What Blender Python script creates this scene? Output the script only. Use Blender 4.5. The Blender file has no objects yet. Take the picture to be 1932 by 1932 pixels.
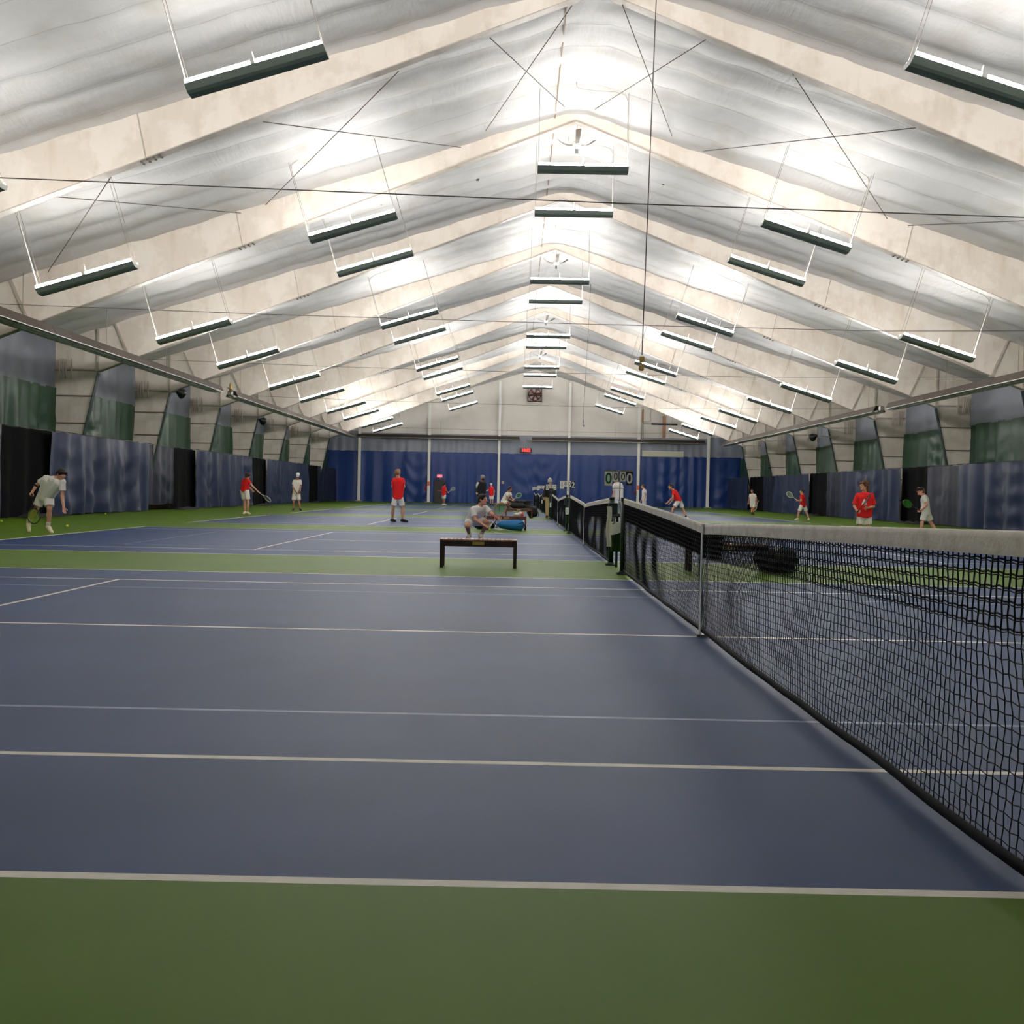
import bpy, math, random
import numpy as np
from mathutils import Matrix, Vector, noise as mnoise

SC = bpy.context.scene
COL = SC.collection
PI = math.pi

# ---------------------------------------------------------------- camera
CF, CPI, CYA, CRO = 1953.2, -0.01954, -0.003575, 0.0195663
CPOS = np.array([-1.55536, -3.01043, 1.15949])
fwd = Vector((math.cos(CPI)*math.sin(CYA), math.cos(CPI)*math.cos(CYA), math.sin(CPI)))
rgt = Vector((math.cos(CYA), -math.sin(CYA), 0))
upv = rgt.cross(fwd)
cr, sr = math.cos(CRO), math.sin(CRO)
rc = rgt*cr + upv*sr
uc = rgt*(-sr) + upv*cr
cam_data = bpy.data.cameras.new('camera')
cam = bpy.data.objects.new('camera', cam_data)
COL.objects.link(cam)
cam_data.sensor_width = 36
cam_data.lens = 36*CF/1932
cam_data.clip_end = 300
m = Matrix((( rc.x, uc.x, -fwd.x, CPOS[0]), (rc.y, uc.y, -fwd.y, CPOS[1]), (rc.z, uc.z, -fwd.z, CPOS[2]), (0, 0, 0, 1)))
cam.matrix_world = m
SC.camera = cam

# ---------------------------------------------------------------- world and exposure (a windowless hall lit only by its own fixtures)
w = bpy.data.worlds.new('world'); SC.world = w; w.use_nodes = True
w.node_tree.nodes['Background'].inputs[0].default_value = (0.5, 0.5, 0.5, 1)
w.node_tree.nodes['Background'].inputs[1].default_value = 0.02
SC.view_settings.view_transform = 'Standard'
SC.view_settings.look = 'None'
SC.view_settings.gamma = 1
SC.view_settings.exposure = 0.1
SC.view_settings.use_curve_mapping = False
LAMP = 33.0          # emission strength of every fluorescent tube
LOUVRE = 106.0         # emission added to the perforated side strips to brighten floor, walls and columns
SC.cycles.max_bounces = 7
SC.cycles.diffuse_bounces = 4
SC.cycles.use_adaptive_sampling = True
SC.cycles.adaptive_threshold = 0.025
SC.cycles.glossy_bounces = 3
SC.cycles.transmission_bounces = 4
SC.cycles.use_denoising = True
SC.cycles.sample_clamp_indirect = 6
SC.cycles.caustics_reflective = False
SC.cycles.caustics_refractive = False

def ray(u, v):
    a, b = (u-966)/CF, (v-966)/CF
    d = rc*a - uc*b + fwd
    return np.array([d.x, d.y, d.z])
def atY(u, v, Y):
    r = ray(u, v); return CPOS + r*(Y-CPOS[1])/r[1]
def atZ(u, v, Z=0.0):
    r = ray(u, v); return CPOS + r*(Z-CPOS[2])/r[2]
def toV(P):
    d = Vector((P[0]-CPOS[0], P[1]-CPOS[1], P[2]-CPOS[2]))
    q = d.dot(fwd); return 966+CF*d.dot(rc)/q, 966-CF*d.dot(uc)/q

# ---------------------------------------------------------------- materials
MATS = {}
def srgb(r, g, b):
    f = lambda c: (c/255/12.92) if c <= 10 else ((c/255+0.055)/1.055)**2.4
    return (f(r), f(g), f(b))
def mat(name, col, rough=0.6, metal=0.0, spec=0.5, emit=None, es=0, noise=None, bump=None, sheen=0, alpha=None):
    """noise=(scale, detail, colour2, lo, hi)  bump=(scale, strength, distance, detail)"""
    if name in MATS: return MATS[name]
    m = bpy.data.materials.new(name); m.use_nodes = True
    nt = m.node_tree; b = nt.nodes['Principled BSDF']
    b.inputs['Base Color'].default_value = (*col, 1)
    b.inputs['Roughness'].default_value = rough
    b.inputs['Metallic'].default_value = metal
    b.inputs['Specular IOR Level'].default_value = spec
    if sheen: b.inputs['Sheen Weight'].default_value = sheen
    if emit:
        b.inputs['Emission Color'].default_value = (*emit, 1); b.inputs['Emission Strength'].default_value = es
    tc = None
    def coords():
        t = nt.nodes.new('ShaderNodeTexCoord'); return t.outputs['Object']
    if noise:
        n = nt.nodes.new('ShaderNodeTexNoise'); n.inputs['Scale'].default_value = noise[0]; n.inputs['Detail'].default_value = noise[1]
        nt.links.new(coords(), n.inputs['Vector'])
        r = nt.nodes.new('ShaderNodeValToRGB'); r.color_ramp.elements[0].position = noise[3]; r.color_ramp.elements[1].position = noise[4]
        r.color_ramp.elements[0].color = (*col, 1); r.color_ramp.elements[1].color = (*noise[2], 1)
        nt.links.new(n.outputs['Fac'], r.inputs['Fac']); nt.links.new(r.outputs['Color'], b.inputs['Base Color'])
    if bump:
        n = nt.nodes.new('ShaderNodeTexNoise'); n.inputs['Scale'].default_value = bump[0]; n.inputs['Detail'].default_value = bump[3]
        nt.links.new(coords(), n.inputs['Vector'])
        bp = nt.nodes.new('ShaderNodeBump'); bp.inputs['Strength'].default_value = bump[1]; bp.inputs['Distance'].default_value = bump[2]
        nt.links.new(n.outputs['Fac'], bp.inputs['Height']); nt.links.new(bp.outputs['Normal'], b.inputs['Normal'])
    MATS[name] = m
    return m

def nodes_of(m): return m.node_tree.nodes, m.node_tree.links

court_blue = mat('court_blue', srgb(32, 61, 104), 0.46, spec=0.10, noise=(0.9, 7, srgb(40, 67, 114), 0.42, 0.66), bump=(900, .25, .002, 2))
court_green = mat('court_green', srgb(82, 114, 18), 0.48, spec=0.08, noise=(1.1, 6, srgb(90, 119, 27), 0.4, 0.7), bump=(900, .25, .002, 2))
line_white = mat('line_white', srgb(238, 232, 221), 0.55, spec=0.3, noise=(14, 4, srgb(226, 220, 206), 0.5, 0.8))
line_blue = mat('line_pale_blue', srgb(122, 138, 180), 0.5, spec=0.3, noise=(8, 3, srgb(98, 113, 150), 0.4, 0.7))

def paint_mat(name, base, stain, amount):
    m = mat(name, base, 0.55, spec=0.3)
    N, L = nodes_of(m); b = N['Principled BSDF']
    t = N.new('ShaderNodeTexCoord'); mp = N.new('ShaderNodeMapping'); mp.inputs['Scale'].default_value = (1.6, 1, 0.35)
    L.new(t.outputs['Object'], mp.inputs['Vector'])
    n1 = N.new('ShaderNodeTexNoise'); n1.inputs['Scale'].default_value = 2.2; n1.inputs['Detail'].default_value = 5; L.new(mp.outputs[0], n1.inputs['Vector'])
    n2 = N.new('ShaderNodeTexNoise'); n2.inputs['Scale'].default_value = 0.9; n2.inputs['Detail'].default_value = 6; n2.inputs['Roughness'].default_value = .6; L.new(t.outputs['Object'], n2.inputs['Vector'])
    r1 = N.new('ShaderNodeValToRGB'); r1.color_ramp.elements[0].position = .52; r1.color_ramp.elements[1].position = .75; L.new(n1.outputs['Fac'], r1.inputs['Fac'])
    r2 = N.new('ShaderNodeValToRGB'); r2.color_ramp.elements[0].position = .47; r2.color_ramp.elements[1].position = .56; L.new(n2.outputs['Fac'], r2.inputs['Fac'])
    ad = N.new('ShaderNodeMath'); ad.operation = 'ADD'; L.new(r1.outputs['Color'], ad.inputs[0]); L.new(r2.outputs['Color'], ad.inputs[1])
    mu = N.new('ShaderNodeMath'); mu.operation = 'MULTIPLY'; mu.inputs[1].default_value = amount; mu.use_clamp = True; L.new(ad.outputs[0], mu.inputs[0])
    mx = N.new('ShaderNodeMixRGB'); mx.inputs[1].default_value = (*base, 1); mx.inputs[2].default_value = (*stain, 1); L.new(mu.outputs[0], mx.inputs[0])
    L.new(mx.outputs[0], b.inputs['Base Color'])
    return m
steel_cream = paint_mat('steel_cream', srgb(238, 229, 219), srgb(206, 190, 172), 0.34)
steel_edge = mat('steel_edge', srgb(196, 186, 176), 0.5, noise=(3, 4, srgb(170, 158, 146), .45, .75))
liner = mat('white_vinyl_liner', srgb(208, 206, 206), 0.62, spec=0.25)
def liner_nodes():
    N, L = nodes_of(liner); b = N['Principled BSDF']
    t = N.new('ShaderNodeTexCoord')
    mp = N.new('ShaderNodeMapping'); mp.inputs['Scale'].default_value = (0.35, 1.6, 1); L.new(t.outputs['Object'], mp.inputs['Vector'])
    n1 = N.new('ShaderNodeTexNoise'); n1.inputs['Scale'].default_value = 1.5; n1.inputs['Detail'].default_value = 4; L.new(mp.outputs[0], n1.inputs['Vector'])
    mp2 = N.new('ShaderNodeMapping'); mp2.inputs['Scale'].default_value = (1.3, .5, 1); mp2.inputs['Rotation'].default_value = (0, 0, .6); L.new(t.outputs['Object'], mp2.inputs['Vector'])
    n2 = N.new('ShaderNodeTexNoise'); n2.inputs['Scale'].default_value = 4.5; n2.inputs['Detail'].default_value = 3; n2.inputs['Distortion'].default_value = 1.2; L.new(mp2.outputs[0], n2.inputs['Vector'])
    a = N.new('ShaderNodeMath'); a.operation = 'MULTIPLY_ADD'; a.inputs[1].default_value = .35; L.new(n2.outputs['Fac'], a.inputs[0]); L.new(n1.outputs['Fac'], a.inputs[2])
    bp = N.new('ShaderNodeBump'); bp.inputs['Strength'].default_value = .35; bp.inputs['Distance'].default_value = .06; L.new(a.outputs[0], bp.inputs['Height']); L.new(bp.outputs['Normal'], b.inputs['Normal'])
    n3 = N.new('ShaderNodeTexNoise'); n3.inputs['Scale'].default_value = .8; n3.inputs['Detail'].default_value = 6; L.new(t.outputs['Object'], n3.inputs['Vector'])
    r = N.new('ShaderNodeValToRGB'); r.color_ramp.elements[0].position = .5; r.color_ramp.elements[1].position = .8
    r.color_ramp.elements[0].color = (*srgb(208, 206, 206), 1); r.color_ramp.elements[1].color = (*srgb(190, 185, 178), 1)
    L.new(n3.outputs['Fac'], r.inputs['Fac'])
    sx = N.new('ShaderNodeSeparateXYZ'); L.new(t.outputs['Object'], sx.inputs[0])
    wob = N.new('ShaderNodeMath'); wob.operation = 'MULTIPLY_ADD'; wob.inputs[1].default_value = .12; L.new(n1.outputs['Fac'], wob.inputs[0]); L.new(sx.outputs['Y'], wob.inputs[2])
    a1 = N.new('ShaderNodeMath'); a1.operation = 'ADD'; a1.inputs[1].default_value = 7.4-.06; L.new(wob.outputs[0], a1.inputs[0])
    dv = N.new('ShaderNodeMath'); dv.operation = 'DIVIDE'; dv.inputs[1].default_value = 1.219; L.new(a1.outputs[0], dv.inputs[0])
    fr = N.new('ShaderNodeMath'); fr.operation = 'FRACT'; L.new(dv.outputs[0], fr.inputs[0])
    pp = N.new('ShaderNodeMath'); pp.operation = 'PINGPONG'; pp.inputs[1].default_value = .5; L.new(dv.outputs[0], pp.inputs[0])
    lt_ = N.new('ShaderNodeMapRange'); lt_.inputs[1].default_value = 0; lt_.inputs[2].default_value = .022; lt_.inputs[3].default_value = .55; lt_.inputs[4].default_value = 0; L.new(pp.outputs[0], lt_.inputs[0])
    mx = N.new('ShaderNodeMixRGB'); L.new(lt_.outputs[0], mx.inputs[0]); L.new(r.outputs['Color'], mx.inputs[1]); mx.inputs[2].default_value = (*srgb(150, 142, 134), 1)
    L.new(mx.outputs[0], b.inputs['Base Color'])
    cr_ = N.new('ShaderNodeMapRange'); cr_.inputs[1].default_value = 0; cr_.inputs[2].default_value = .12; cr_.inputs[3].default_value = 1; cr_.inputs[4].default_value = 0; L.new(pp.outputs[0], cr_.inputs[0])
    mp3 = N.new('ShaderNodeMapping'); mp3.inputs['Scale'].default_value = (5, .8, 1); mp3.inputs['Rotation'].default_value = (0, 0, .35); L.new(t.outputs['Object'], mp3.inputs['Vector'])
    n4 = N.new('ShaderNodeTexNoise'); n4.inputs['Scale'].default_value = 2.2; n4.inputs['Detail'].default_value = 2; L.new(mp3.outputs[0], n4.inputs['Vector'])
    n5 = N.new('ShaderNodeTexNoise'); n5.inputs['Scale'].default_value = .35; L.new(t.outputs['Object'], n5.inputs['Vector'])
    pk = N.new('ShaderNodeMapRange'); pk.inputs[1].default_value = .5; pk.inputs[2].default_value = .62; L.new(n5.outputs['Fac'], pk.inputs[0])
    pr = N.new('ShaderNodeMath'); pr.operation = 'MULTIPLY'; L.new(n4.outputs['Fac'], pr.inputs[0]); L.new(pk.outputs[0], pr.inputs[1])
    s1 = N.new('ShaderNodeMath'); s1.operation = 'MULTIPLY_ADD'; s1.inputs[1].default_value = .55; L.new(cr_.outputs[0], s1.inputs[0]); L.new(a.outputs[0], s1.inputs[2])
    s2 = N.new('ShaderNodeMath'); s2.operation = 'MULTIPLY_ADD'; s2.inputs[1].default_value = .9; L.new(pr.outputs[0], s2.inputs[0]); L.new(s1.outputs[0], s2.inputs[2])
    L.new(s2.outputs[0], bp.inputs['Height'])
liner_nodes()
seam = mat('grey_seam', srgb(112, 98, 86), .7)
wall_white = mat('wall_white', srgb(232, 226, 218), .6, noise=(.5, 3, srgb(222, 215, 206), .4, .7))
wall_tan = mat('wall_tan', srgb(196, 186, 172), .7)
navy = mat('navy_vinyl', srgb(41, 52, 84), .5, spec=.35, bump=(9, .15, .02, 3))
navy_dark = mat('dark_navy_vinyl', srgb(27, 32, 56), .45, spec=.4, bump=(14, .3, .02, 3))
royal = mat('royal_blue_vinyl', srgb(25, 56, 120), .42, spec=.4, bump=(9, .25, .02, 3))
grey_v = mat('grey_vinyl', srgb(140, 145, 158), .5, bump=(8, .35, .02, 4))
green_v = mat('green_vinyl', srgb(42, 76, 54), .42, spec=.4, bump=(8, .35, .02, 4))
black_mesh = mat('black_netting', (.004, .004, .005), .9, spec=.1)
black_soft = mat('black_fabric', (.012, .012, .014), .8, bump=(60, .3, .005, 3))
black_pl = mat('black_plastic', (.01, .01, .011), .4)
dark_green = mat('dark_green_paint', srgb(14, 42, 34), .4)
fix_green = mat('fixture_grey_green', srgb(112, 122, 115), .45)
fix_white = mat('fixture_white', srgb(246, 244, 238), .5)
tube_m = mat('fluorescent_tube', (1, 1, 1), .3, emit=(1.0, .968, .925), es=LAMP)
louvre_m = mat('emissive_louvre', (1, 1, 1), .4, emit=(1.0, .97, .93), es=LOUVRE)
wire_m = mat('steel_wire', srgb(140, 132, 124), .5, metal=.3)
cable_w = mat('white_cable', srgb(215, 208, 200), .5)
dark_wire = mat('dark_wire', srgb(88, 78, 72), .6)
heater_m = mat('brushed_aluminium', srgb(205, 200, 192), .4, metal=.35, noise=(3, 3, srgb(160, 150, 138), .45, .7))
heater_in = mat('heater_hood', srgb(72, 62, 55), .5, metal=.4)
net_black = mat('net_cord', (.006, .006, .008), .75, spec=.2)
band_m = mat('headband_canvas', srgb(246, 238, 226), .75, noise=(9, 5, srgb(222, 210, 194), .45, .78), bump=(40, .5, .008, 4))
white_m = mat('white_plastic', srgb(246, 246, 242), .45)
wood_dark = mat('dark_mahogany', srgb(52, 26, 20), .4, noise=(6, 5, srgb(34, 18, 14), .4, .7))
wood_slat = mat('worn_slat', srgb(206, 164, 150), .5, noise=(20, 4, srgb(170, 118, 104), .45, .75))
wood_red = mat('red_brown_wood', srgb(110, 60, 48), .4, noise=(10, 4, srgb(80, 40, 32), .4, .7))
brass = mat('brass', srgb(196, 164, 96), .35, metal=.7)
skin = mat('skin', srgb(222, 164, 134), .55, spec=.35)
skin_b = mat('skin_tanned', srgb(192, 130, 102), .55, spec=.35)
white_cloth = mat('white_cloth', srgb(248, 242, 234), .85, bump=(26, .5, .012, 4))
red_cloth = mat('red_cloth', srgb(232, 22, 22), .8, bump=(26, .5, .012, 4))
black_cloth = mat('black_cloth', srgb(20, 22, 30), .85, bump=(26, .5, .012, 4))
khaki = mat('khaki_cloth', srgb(206, 176, 130), .85, bump=(26, .4, .01, 4))
hair_dark = mat('hair_dark_brown', srgb(38, 24, 18), .6, bump=(60, .8, .01, 3))
hair_brown = mat('hair_brown', srgb(98, 62, 38), .6, bump=(40, 1, .015, 4))
hair_blond = mat('hair_blond', srgb(150, 112, 74), .6, bump=(60, .8, .01, 3))
hair_grey = mat('hair_grey', srgb(190, 184, 182), .6, bump=(60, .8, .01, 3))
cap_white = mat('cap_white', srgb(226, 226, 232), .8)
cap_grey = mat('cap_grey', srgb(150, 148, 148), .8)
shoe_cream = mat('shoe_cream', srgb(240, 226, 192), .6)
shoe_white = mat('shoe_white', srgb(250, 250, 248), .6)
shoe_black = mat('shoe_black', srgb(26, 26, 28), .6)
sole_w = mat('shoe_sole', srgb(215, 215, 215), .6)
eye_m = mat('eye_dark', (.02, .012, .01), .3)
lip_m = mat('lip', srgb(158, 92, 82), .5)
ball_m = mat('tennis_ball_felt', srgb(206, 222, 40), .9, emit=None)
string_g = mat('green_strings', srgb(60, 160, 40), .5)
string_y = mat('yellow_green_strings', srgb(130, 170, 40), .5)
string_d = mat('dark_strings', srgb(90, 40, 50), .5)
string_l = mat('pale_strings', srgb(150, 175, 130), .5)
frame_w = mat('racket_white', srgb(228, 222, 218), .35)
frame_p = mat('racket_coral', srgb(226, 130, 110), .35)
frame_b = mat('racket_black', srgb(24, 22, 26), .35)
red_led = mat('red_led', (.8, .02, .02), .5, emit=(1, .03, .03), es=3.0)
red_sign = mat('red_lit_sign', (.8, .1, .12), .5, emit=(1, .16, .2), es=1.1)
orange_t = mat('orange_tape', srgb(236, 112, 80), .6)
red_p = mat('red_paint', srgb(170, 30, 30), .5)
blue_bag = mat('bright_blue_nylon', srgb(28, 118, 186), .5, bump=(20, .5, .02, 3))
blue_bag_d = mat('dark_blue_nylon', srgb(20, 60, 110), .5)
lime = mat('lime_plastic', srgb(196, 214, 50), .4)
brownw = mat('brown_post', srgb(150, 108, 80), .6)
sign_w = mat('score_card_white', srgb(248, 246, 236), .6)
sign_b = mat('score_card_black', (.008, .008, .009), .5)
digit_g = mat('digit_green', srgb(8, 96, 62), .5)
digit_k = mat('digit_black', (.01, .01, .01), .5)
digit_w = mat('digit_white', srgb(250, 250, 250), .5)
grey_metal = mat('grey_metal', srgb(130, 130, 128), .4, metal=.5)
fan_dark = mat('fan_brown_metal', srgb(66, 48, 40), .5, metal=.3)
fan_red = mat('fan_red_blade', srgb(120, 44, 36), .5)
blade_g = mat('fan_blade_grey', srgb(96, 86, 78), .5)
water = mat('clear_plastic', srgb(190, 205, 210), .12, spec=.5)
N_, L_ = nodes_of(water); N_['Principled BSDF'].inputs['Transmission Weight'].default_value = .6
concrete = mat('pale_base', srgb(150, 148, 130), .8)

# ---------------------------------------------------------------- object helpers
def tag(o, label=None, cat=None, group=None, kind=None):
    if label: o['label'] = label
    if cat: o['category'] = cat
    if group: o['group'] = group
    if kind: o['kind'] = kind
    return o
def empty(name, loc=(0, 0, 0), rz=0.0):
    o = bpy.data.objects.new(name, None); o.empty_display_size = .1
    COL.objects.link(o); o.location = loc; o.rotation_euler = (0, 0, rz); return o

class MB:
    def __init__(s): s.v = []; s.f = []; s.mi = []; s.sm = []; s.mats = []; s.cur = 0; s.smooth = False
    def m(s, mt, smooth=None):
        if mt not in s.mats: s.mats.append(mt)
        s.cur = s.mats.index(mt)
        if smooth is not None: s.smooth = smooth
        return s
    def add(s, vs, fs):
        b = len(s.v); s.v.extend([tuple(map(float, q)) for q in vs])
        for f in fs: s.f.append(tuple(b+i for i in f)); s.mi.append(s.cur); s.sm.append(s.smooth)
    def box(s, x0, x1, y0, y1, z0, z1):
        s.add([(x0,y0,z0),(x1,y0,z0),(x1,y1,z0),(x0,y1,z0),(x0,y0,z1),(x1,y0,z1),(x1,y1,z1),(x0,y1,z1)],
              [(0,3,2,1),(4,5,6,7),(0,1,5,4),(1,2,6,5),(2,3,7,6),(3,0,4,7)])
    def bbox(s, x0, x1, y0, y1, z0, z1, b=.01):
        """box with chamfered edges"""
        vs = []; xs = (x0, x0+b, x1-b, x1); ys = (y0, y0+b, y1-b, y1); zs = (z0, z0+b, z1-b, z1)
        idx = {}
        def V(i, j, k):
            if (i, j, k) not in idx: idx[(i, j, k)] = len(vs); vs.append((xs[i], ys[j], zs[k]))
            return idx[(i, j, k)]
        F = []
        for k, o in ((0, 1), (3, 0)):
            q = [V(1,1,k), V(2,1,k), V(2,2,k), V(1,2,k)]; F.append(q[::-1] if k == 0 else q)
            q = [V(1,k,1), V(2,k,1), V(2,k,2), V(1,k,2)]; F.append(q if k == 0 else q[::-1])
            q = [V(k,1,1), V(k,2,1), V(k,2,2), V(k,1,2)]; F.append(q[::-1] if k == 0 else q)
        e = {0: 1, 3: 2}
        for a in (0, 3):
            for c in (0, 3):
                F.append([V(1,a,e[c]), V(2,a,e[c]), V(2,e[a],c), V(1,e[a],c)])
                F.append([V(a,1,e[c]), V(a,2,e[c]), V(e[a],2,c), V(e[a],1,c)])
                F.append([V(a,e[c],1), V(a,e[c],2), V(e[a],c,2), V(e[a],c,1)])
                for d in (0, 3): F.append([V(a,e[c],e[d]), V(e[a],c,e[d]), V(e[a],e[c],d)])
        s.add(vs, F)
    def prism(s, poly, y0, y1):
        """polygon in XZ extruded along Y"""
        n = len(poly)
        s.add([(x, y0, z) for x, z in poly]+[(x, y1, z) for x, z in poly],
              [tuple(range(n)), tuple(range(2*n-1, n-1, -1))]+[(i, n+i, n+(i+1) % n, (i+1) % n) for i in range(n)])
    def tube(s, pts, r, n=8, cap=True):
        pts = [Vector(p) for p in pts]; rr = r if hasattr(r, '__len__') else [r]*len(pts)
        vs = []; fs = []
        d0 = (pts[1]-pts[0]).normalized(); a = d0.orthogonal().normalized()
        for i, p in enumerate(pts):
            d = (pts[min(i+1, len(pts)-1)]-pts[max(i-1, 0)]).normalized()
            a = (a - d*a.dot(d)); a = a.normalized() if a.length > 1e-6 else d.orthogonal().normalized()
            b = d.cross(a)
            for k in range(n):
                t = 2*PI*k/n; vs.append(p+(a*math.cos(t)+b*math.sin(t))*rr[i])
        for i in range(len(pts)-1):
            for k in range(n): fs.append((i*n+k, i*n+(k+1) % n, (i+1)*n+(k+1) % n, (i+1)*n+k))
        if cap: fs.append(tuple(range(n-1, -1, -1))); fs.append(tuple((len(pts)-1)*n+k for k in range(n)))
        s.add(vs, fs)
    def lathe(s, prof, c=(0, 0, 0), n=16):
        """prof list of (r,z)"""
        vs = []; fs = []
        for r, z in prof:
            for k in range(n): t = 2*PI*k/n; vs.append((c[0]+r*math.cos(t), c[1]+r*math.sin(t), c[2]+z))
        for i in range(len(prof)-1):
            for k in range(n): fs.append((i*n+k, i*n+(k+1) % n, (i+1)*n+(k+1) % n, (i+1)*n+k))
        fs.append(tuple(range(n-1, -1, -1))); fs.append(tuple((len(prof)-1)*n+k for k in range(n)))
        s.add(vs, fs)
    def ball(s, c, r, n=12, sc=(1, 1, 1)):
        pr = [(max(1e-4, math.sin(PI*i/n)), -math.cos(PI*i/n)) for i in range(n+1)]
        vs = []; fs = []; k2 = 2*n
        for a, z in pr:
            for k in range(k2): t = 2*PI*k/k2; vs.append((c[0]+r*a*math.cos(t)*sc[0], c[1]+r*a*math.sin(t)*sc[1], c[2]+r*z*sc[2]))
        for i in range(n):
            for k in range(k2): fs.append((i*k2+k, i*k2+(k+1) % k2, (i+1)*k2+(k+1) % k2, (i+1)*k2+k))
        s.add(vs, fs)
    def grid(s, P):
        P = np.asarray(P); a, b = P.shape[:2]
        s.add(P.reshape(-1, 3).tolist(), [(i*b+j, i*b+j+1, (i+1)*b+j+1, (i+1)*b+j) for i in range(a-1) for j in range(b-1)])
    def build(s, name, parent=None, origin=None):
        me = bpy.data.meshes.new(name)
        v = s.v
        if origin is not None: v = [(x-origin[0], y-origin[1], z-origin[2]) for x, y, z in v]
        me.from_pydata(v, [], s.f)
        for mt in s.mats: me.materials.append(mt)
        me.polygons.foreach_set('material_index', s.mi); me.polygons.foreach_set('use_smooth', s.sm); me.update()
        o = bpy.data.objects.new(name, me); COL.objects.link(o)
        if origin is not None: o.location = origin
        if parent is not None: o.parent = parent
        return o
def mesh_np(name, V, F, mt, parent=None, smooth=True):
    me = bpy.data.meshes.new(name)
    V = np.asarray(V, dtype=np.float32); F = np.asarray(F, dtype=np.int32)
    me.vertices.add(len(V)); me.vertices.foreach_set('co', V.ravel())
    k = F.shape[1]
    me.loops.add(F.size); me.loops.foreach_set('vertex_index', F.ravel())
    me.polygons.add(len(F)); me.polygons.foreach_set('loop_start', np.arange(0, F.size, k, dtype=np.int32)); me.polygons.foreach_set('loop_total', np.full(len(F), k, dtype=np.int32))
    me.polygons.foreach_set('use_smooth', np.full(len(F), smooth))
    me.materials.append(mt); me.update(calc_edges=True); me.validate()
    o = bpy.data.objects.new(name, me); COL.objects.link(o)
    if parent is not None: o.parent = parent
    return o
def copy_tree(o, parent=None):
    c = o.copy(); COL.objects.link(c); c.parent = parent
    for ch in list(o.children): copy_tree(ch, c)
    return c
def text_mesh(txt, size, mt, name, parent, M, depth=.004, bold=0.0):
    cu = bpy.data.curves.new('t', 'FONT'); cu.body = txt; cu.size = size; cu.extrude = depth; cu.offset = bold; cu.align_x = 'CENTER'; cu.align_y = 'CENTER'
    o = bpy.data.objects.new('t', cu); COL.objects.link(o)
    bpy.context.view_layer.update()
    me = bpy.data.meshes.new_from_object(o.evaluated_get(bpy.context.evaluated_depsgraph_get()))
    bpy.data.objects.remove(o)
    me.materials.clear(); me.materials.append(mt); me.transform(M)
    q = bpy.data.objects.new(name, me); COL.objects.link(q)
    if parent is not None: q.parent = parent
    return q
FACE = Matrix.Rotation(PI/2, 4, 'X')   # text standing up, read from -Y

# ================================================================ THE HALL
WX = 19.05; YN, YF = -7.4, 91.77
def roof(x): return 12.5-.315*abs(x)
def under(x): return 12.088-.3943*abs(x)
CT = 14.684                                        # distance from one court to the next
# floor: one sheet, its painted courts and lines are faces of the same mesh
def build_floor():
    Xs = set([-WX, WX]); Ys = set([YN, YF])
    rects = []                                     # x0,x1,y0,y1,prio,material index
    W = .05
    hw = 11.885; fs = 6.40; yb = 9.144
    for c in range(6):
        o = c*CT
        rects.append((-hw, hw, o, o+10.97, 1, 1))
        for a, b in ((0, W), (10.97-W, 10.97)): rects.append((-hw, hw, o+a, o+b, 5, 2))
        for a in (1.37, 9.60-W): rects.append((-hw, hw, o+a, o+a+W, 4, 2))
        for s in (-1, 1):
            xs = sorted((s*hw, s*(hw-.1))); rects.append((xs[0], xs[1], o, o+10.97, 5, 2))
            xs = sorted((s*fs, s*(fs-W))); rects.append((xs[0], xs[1], o+1.37, o+9.60, 4, 2))
            xs = sorted((s*yb, s*(yb-.04))); rects.append((xs[0], xs[1], o+2.31, o+8.64, 3, 3))
            xs = sorted((s*(hw), s*(hw-.2))); rects.append((xs[0], xs[1], o+5.46, o+5.51, 6, 2))
        rects.append((-fs, fs, o+5.46, o+5.51, 4, 2))
        for a in (2.31, 8.62): rects.append((-yb, yb, o+a, o+a+.04, 3, 3))
    for r in rects: Xs |= {r[0], r[1]}; Ys |= {r[2], r[3]}
    Xs = sorted(Xs); Ys = sorted(Ys)
    n, k = len(Xs), len(Ys)
    verts = [(x, y, 0) for y in Ys for x in Xs]; faces = []; mi = []
    for j in range(k-1):
        for i in range(n-1):
            cx, cy = (Xs[i]+Xs[i+1])/2, (Ys[j]+Ys[j+1])/2; best = (0, 0)
            for r in rects:
                if r[0] < cx < r[1] and r[2] < cy < r[3] and r[4] > best[0]: best = (r[4], r[5])
            faces.append((j*n+i, j*n+i+1, (j+1)*n+i+1, (j+1)*n+i)); mi.append(best[1])
    me = bpy.data.meshes.new('floor'); me.from_pydata(verts, [], faces)
    for q in (court_green, court_blue, line_white, line_blue): me.materials.append(q)
    me.polygons.foreach_set('material_index', mi); me.update()
    o = bpy.data.objects.new('floor', me); COL.objects.link(o); tag(o, kind='structure')
build_floor()

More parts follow.
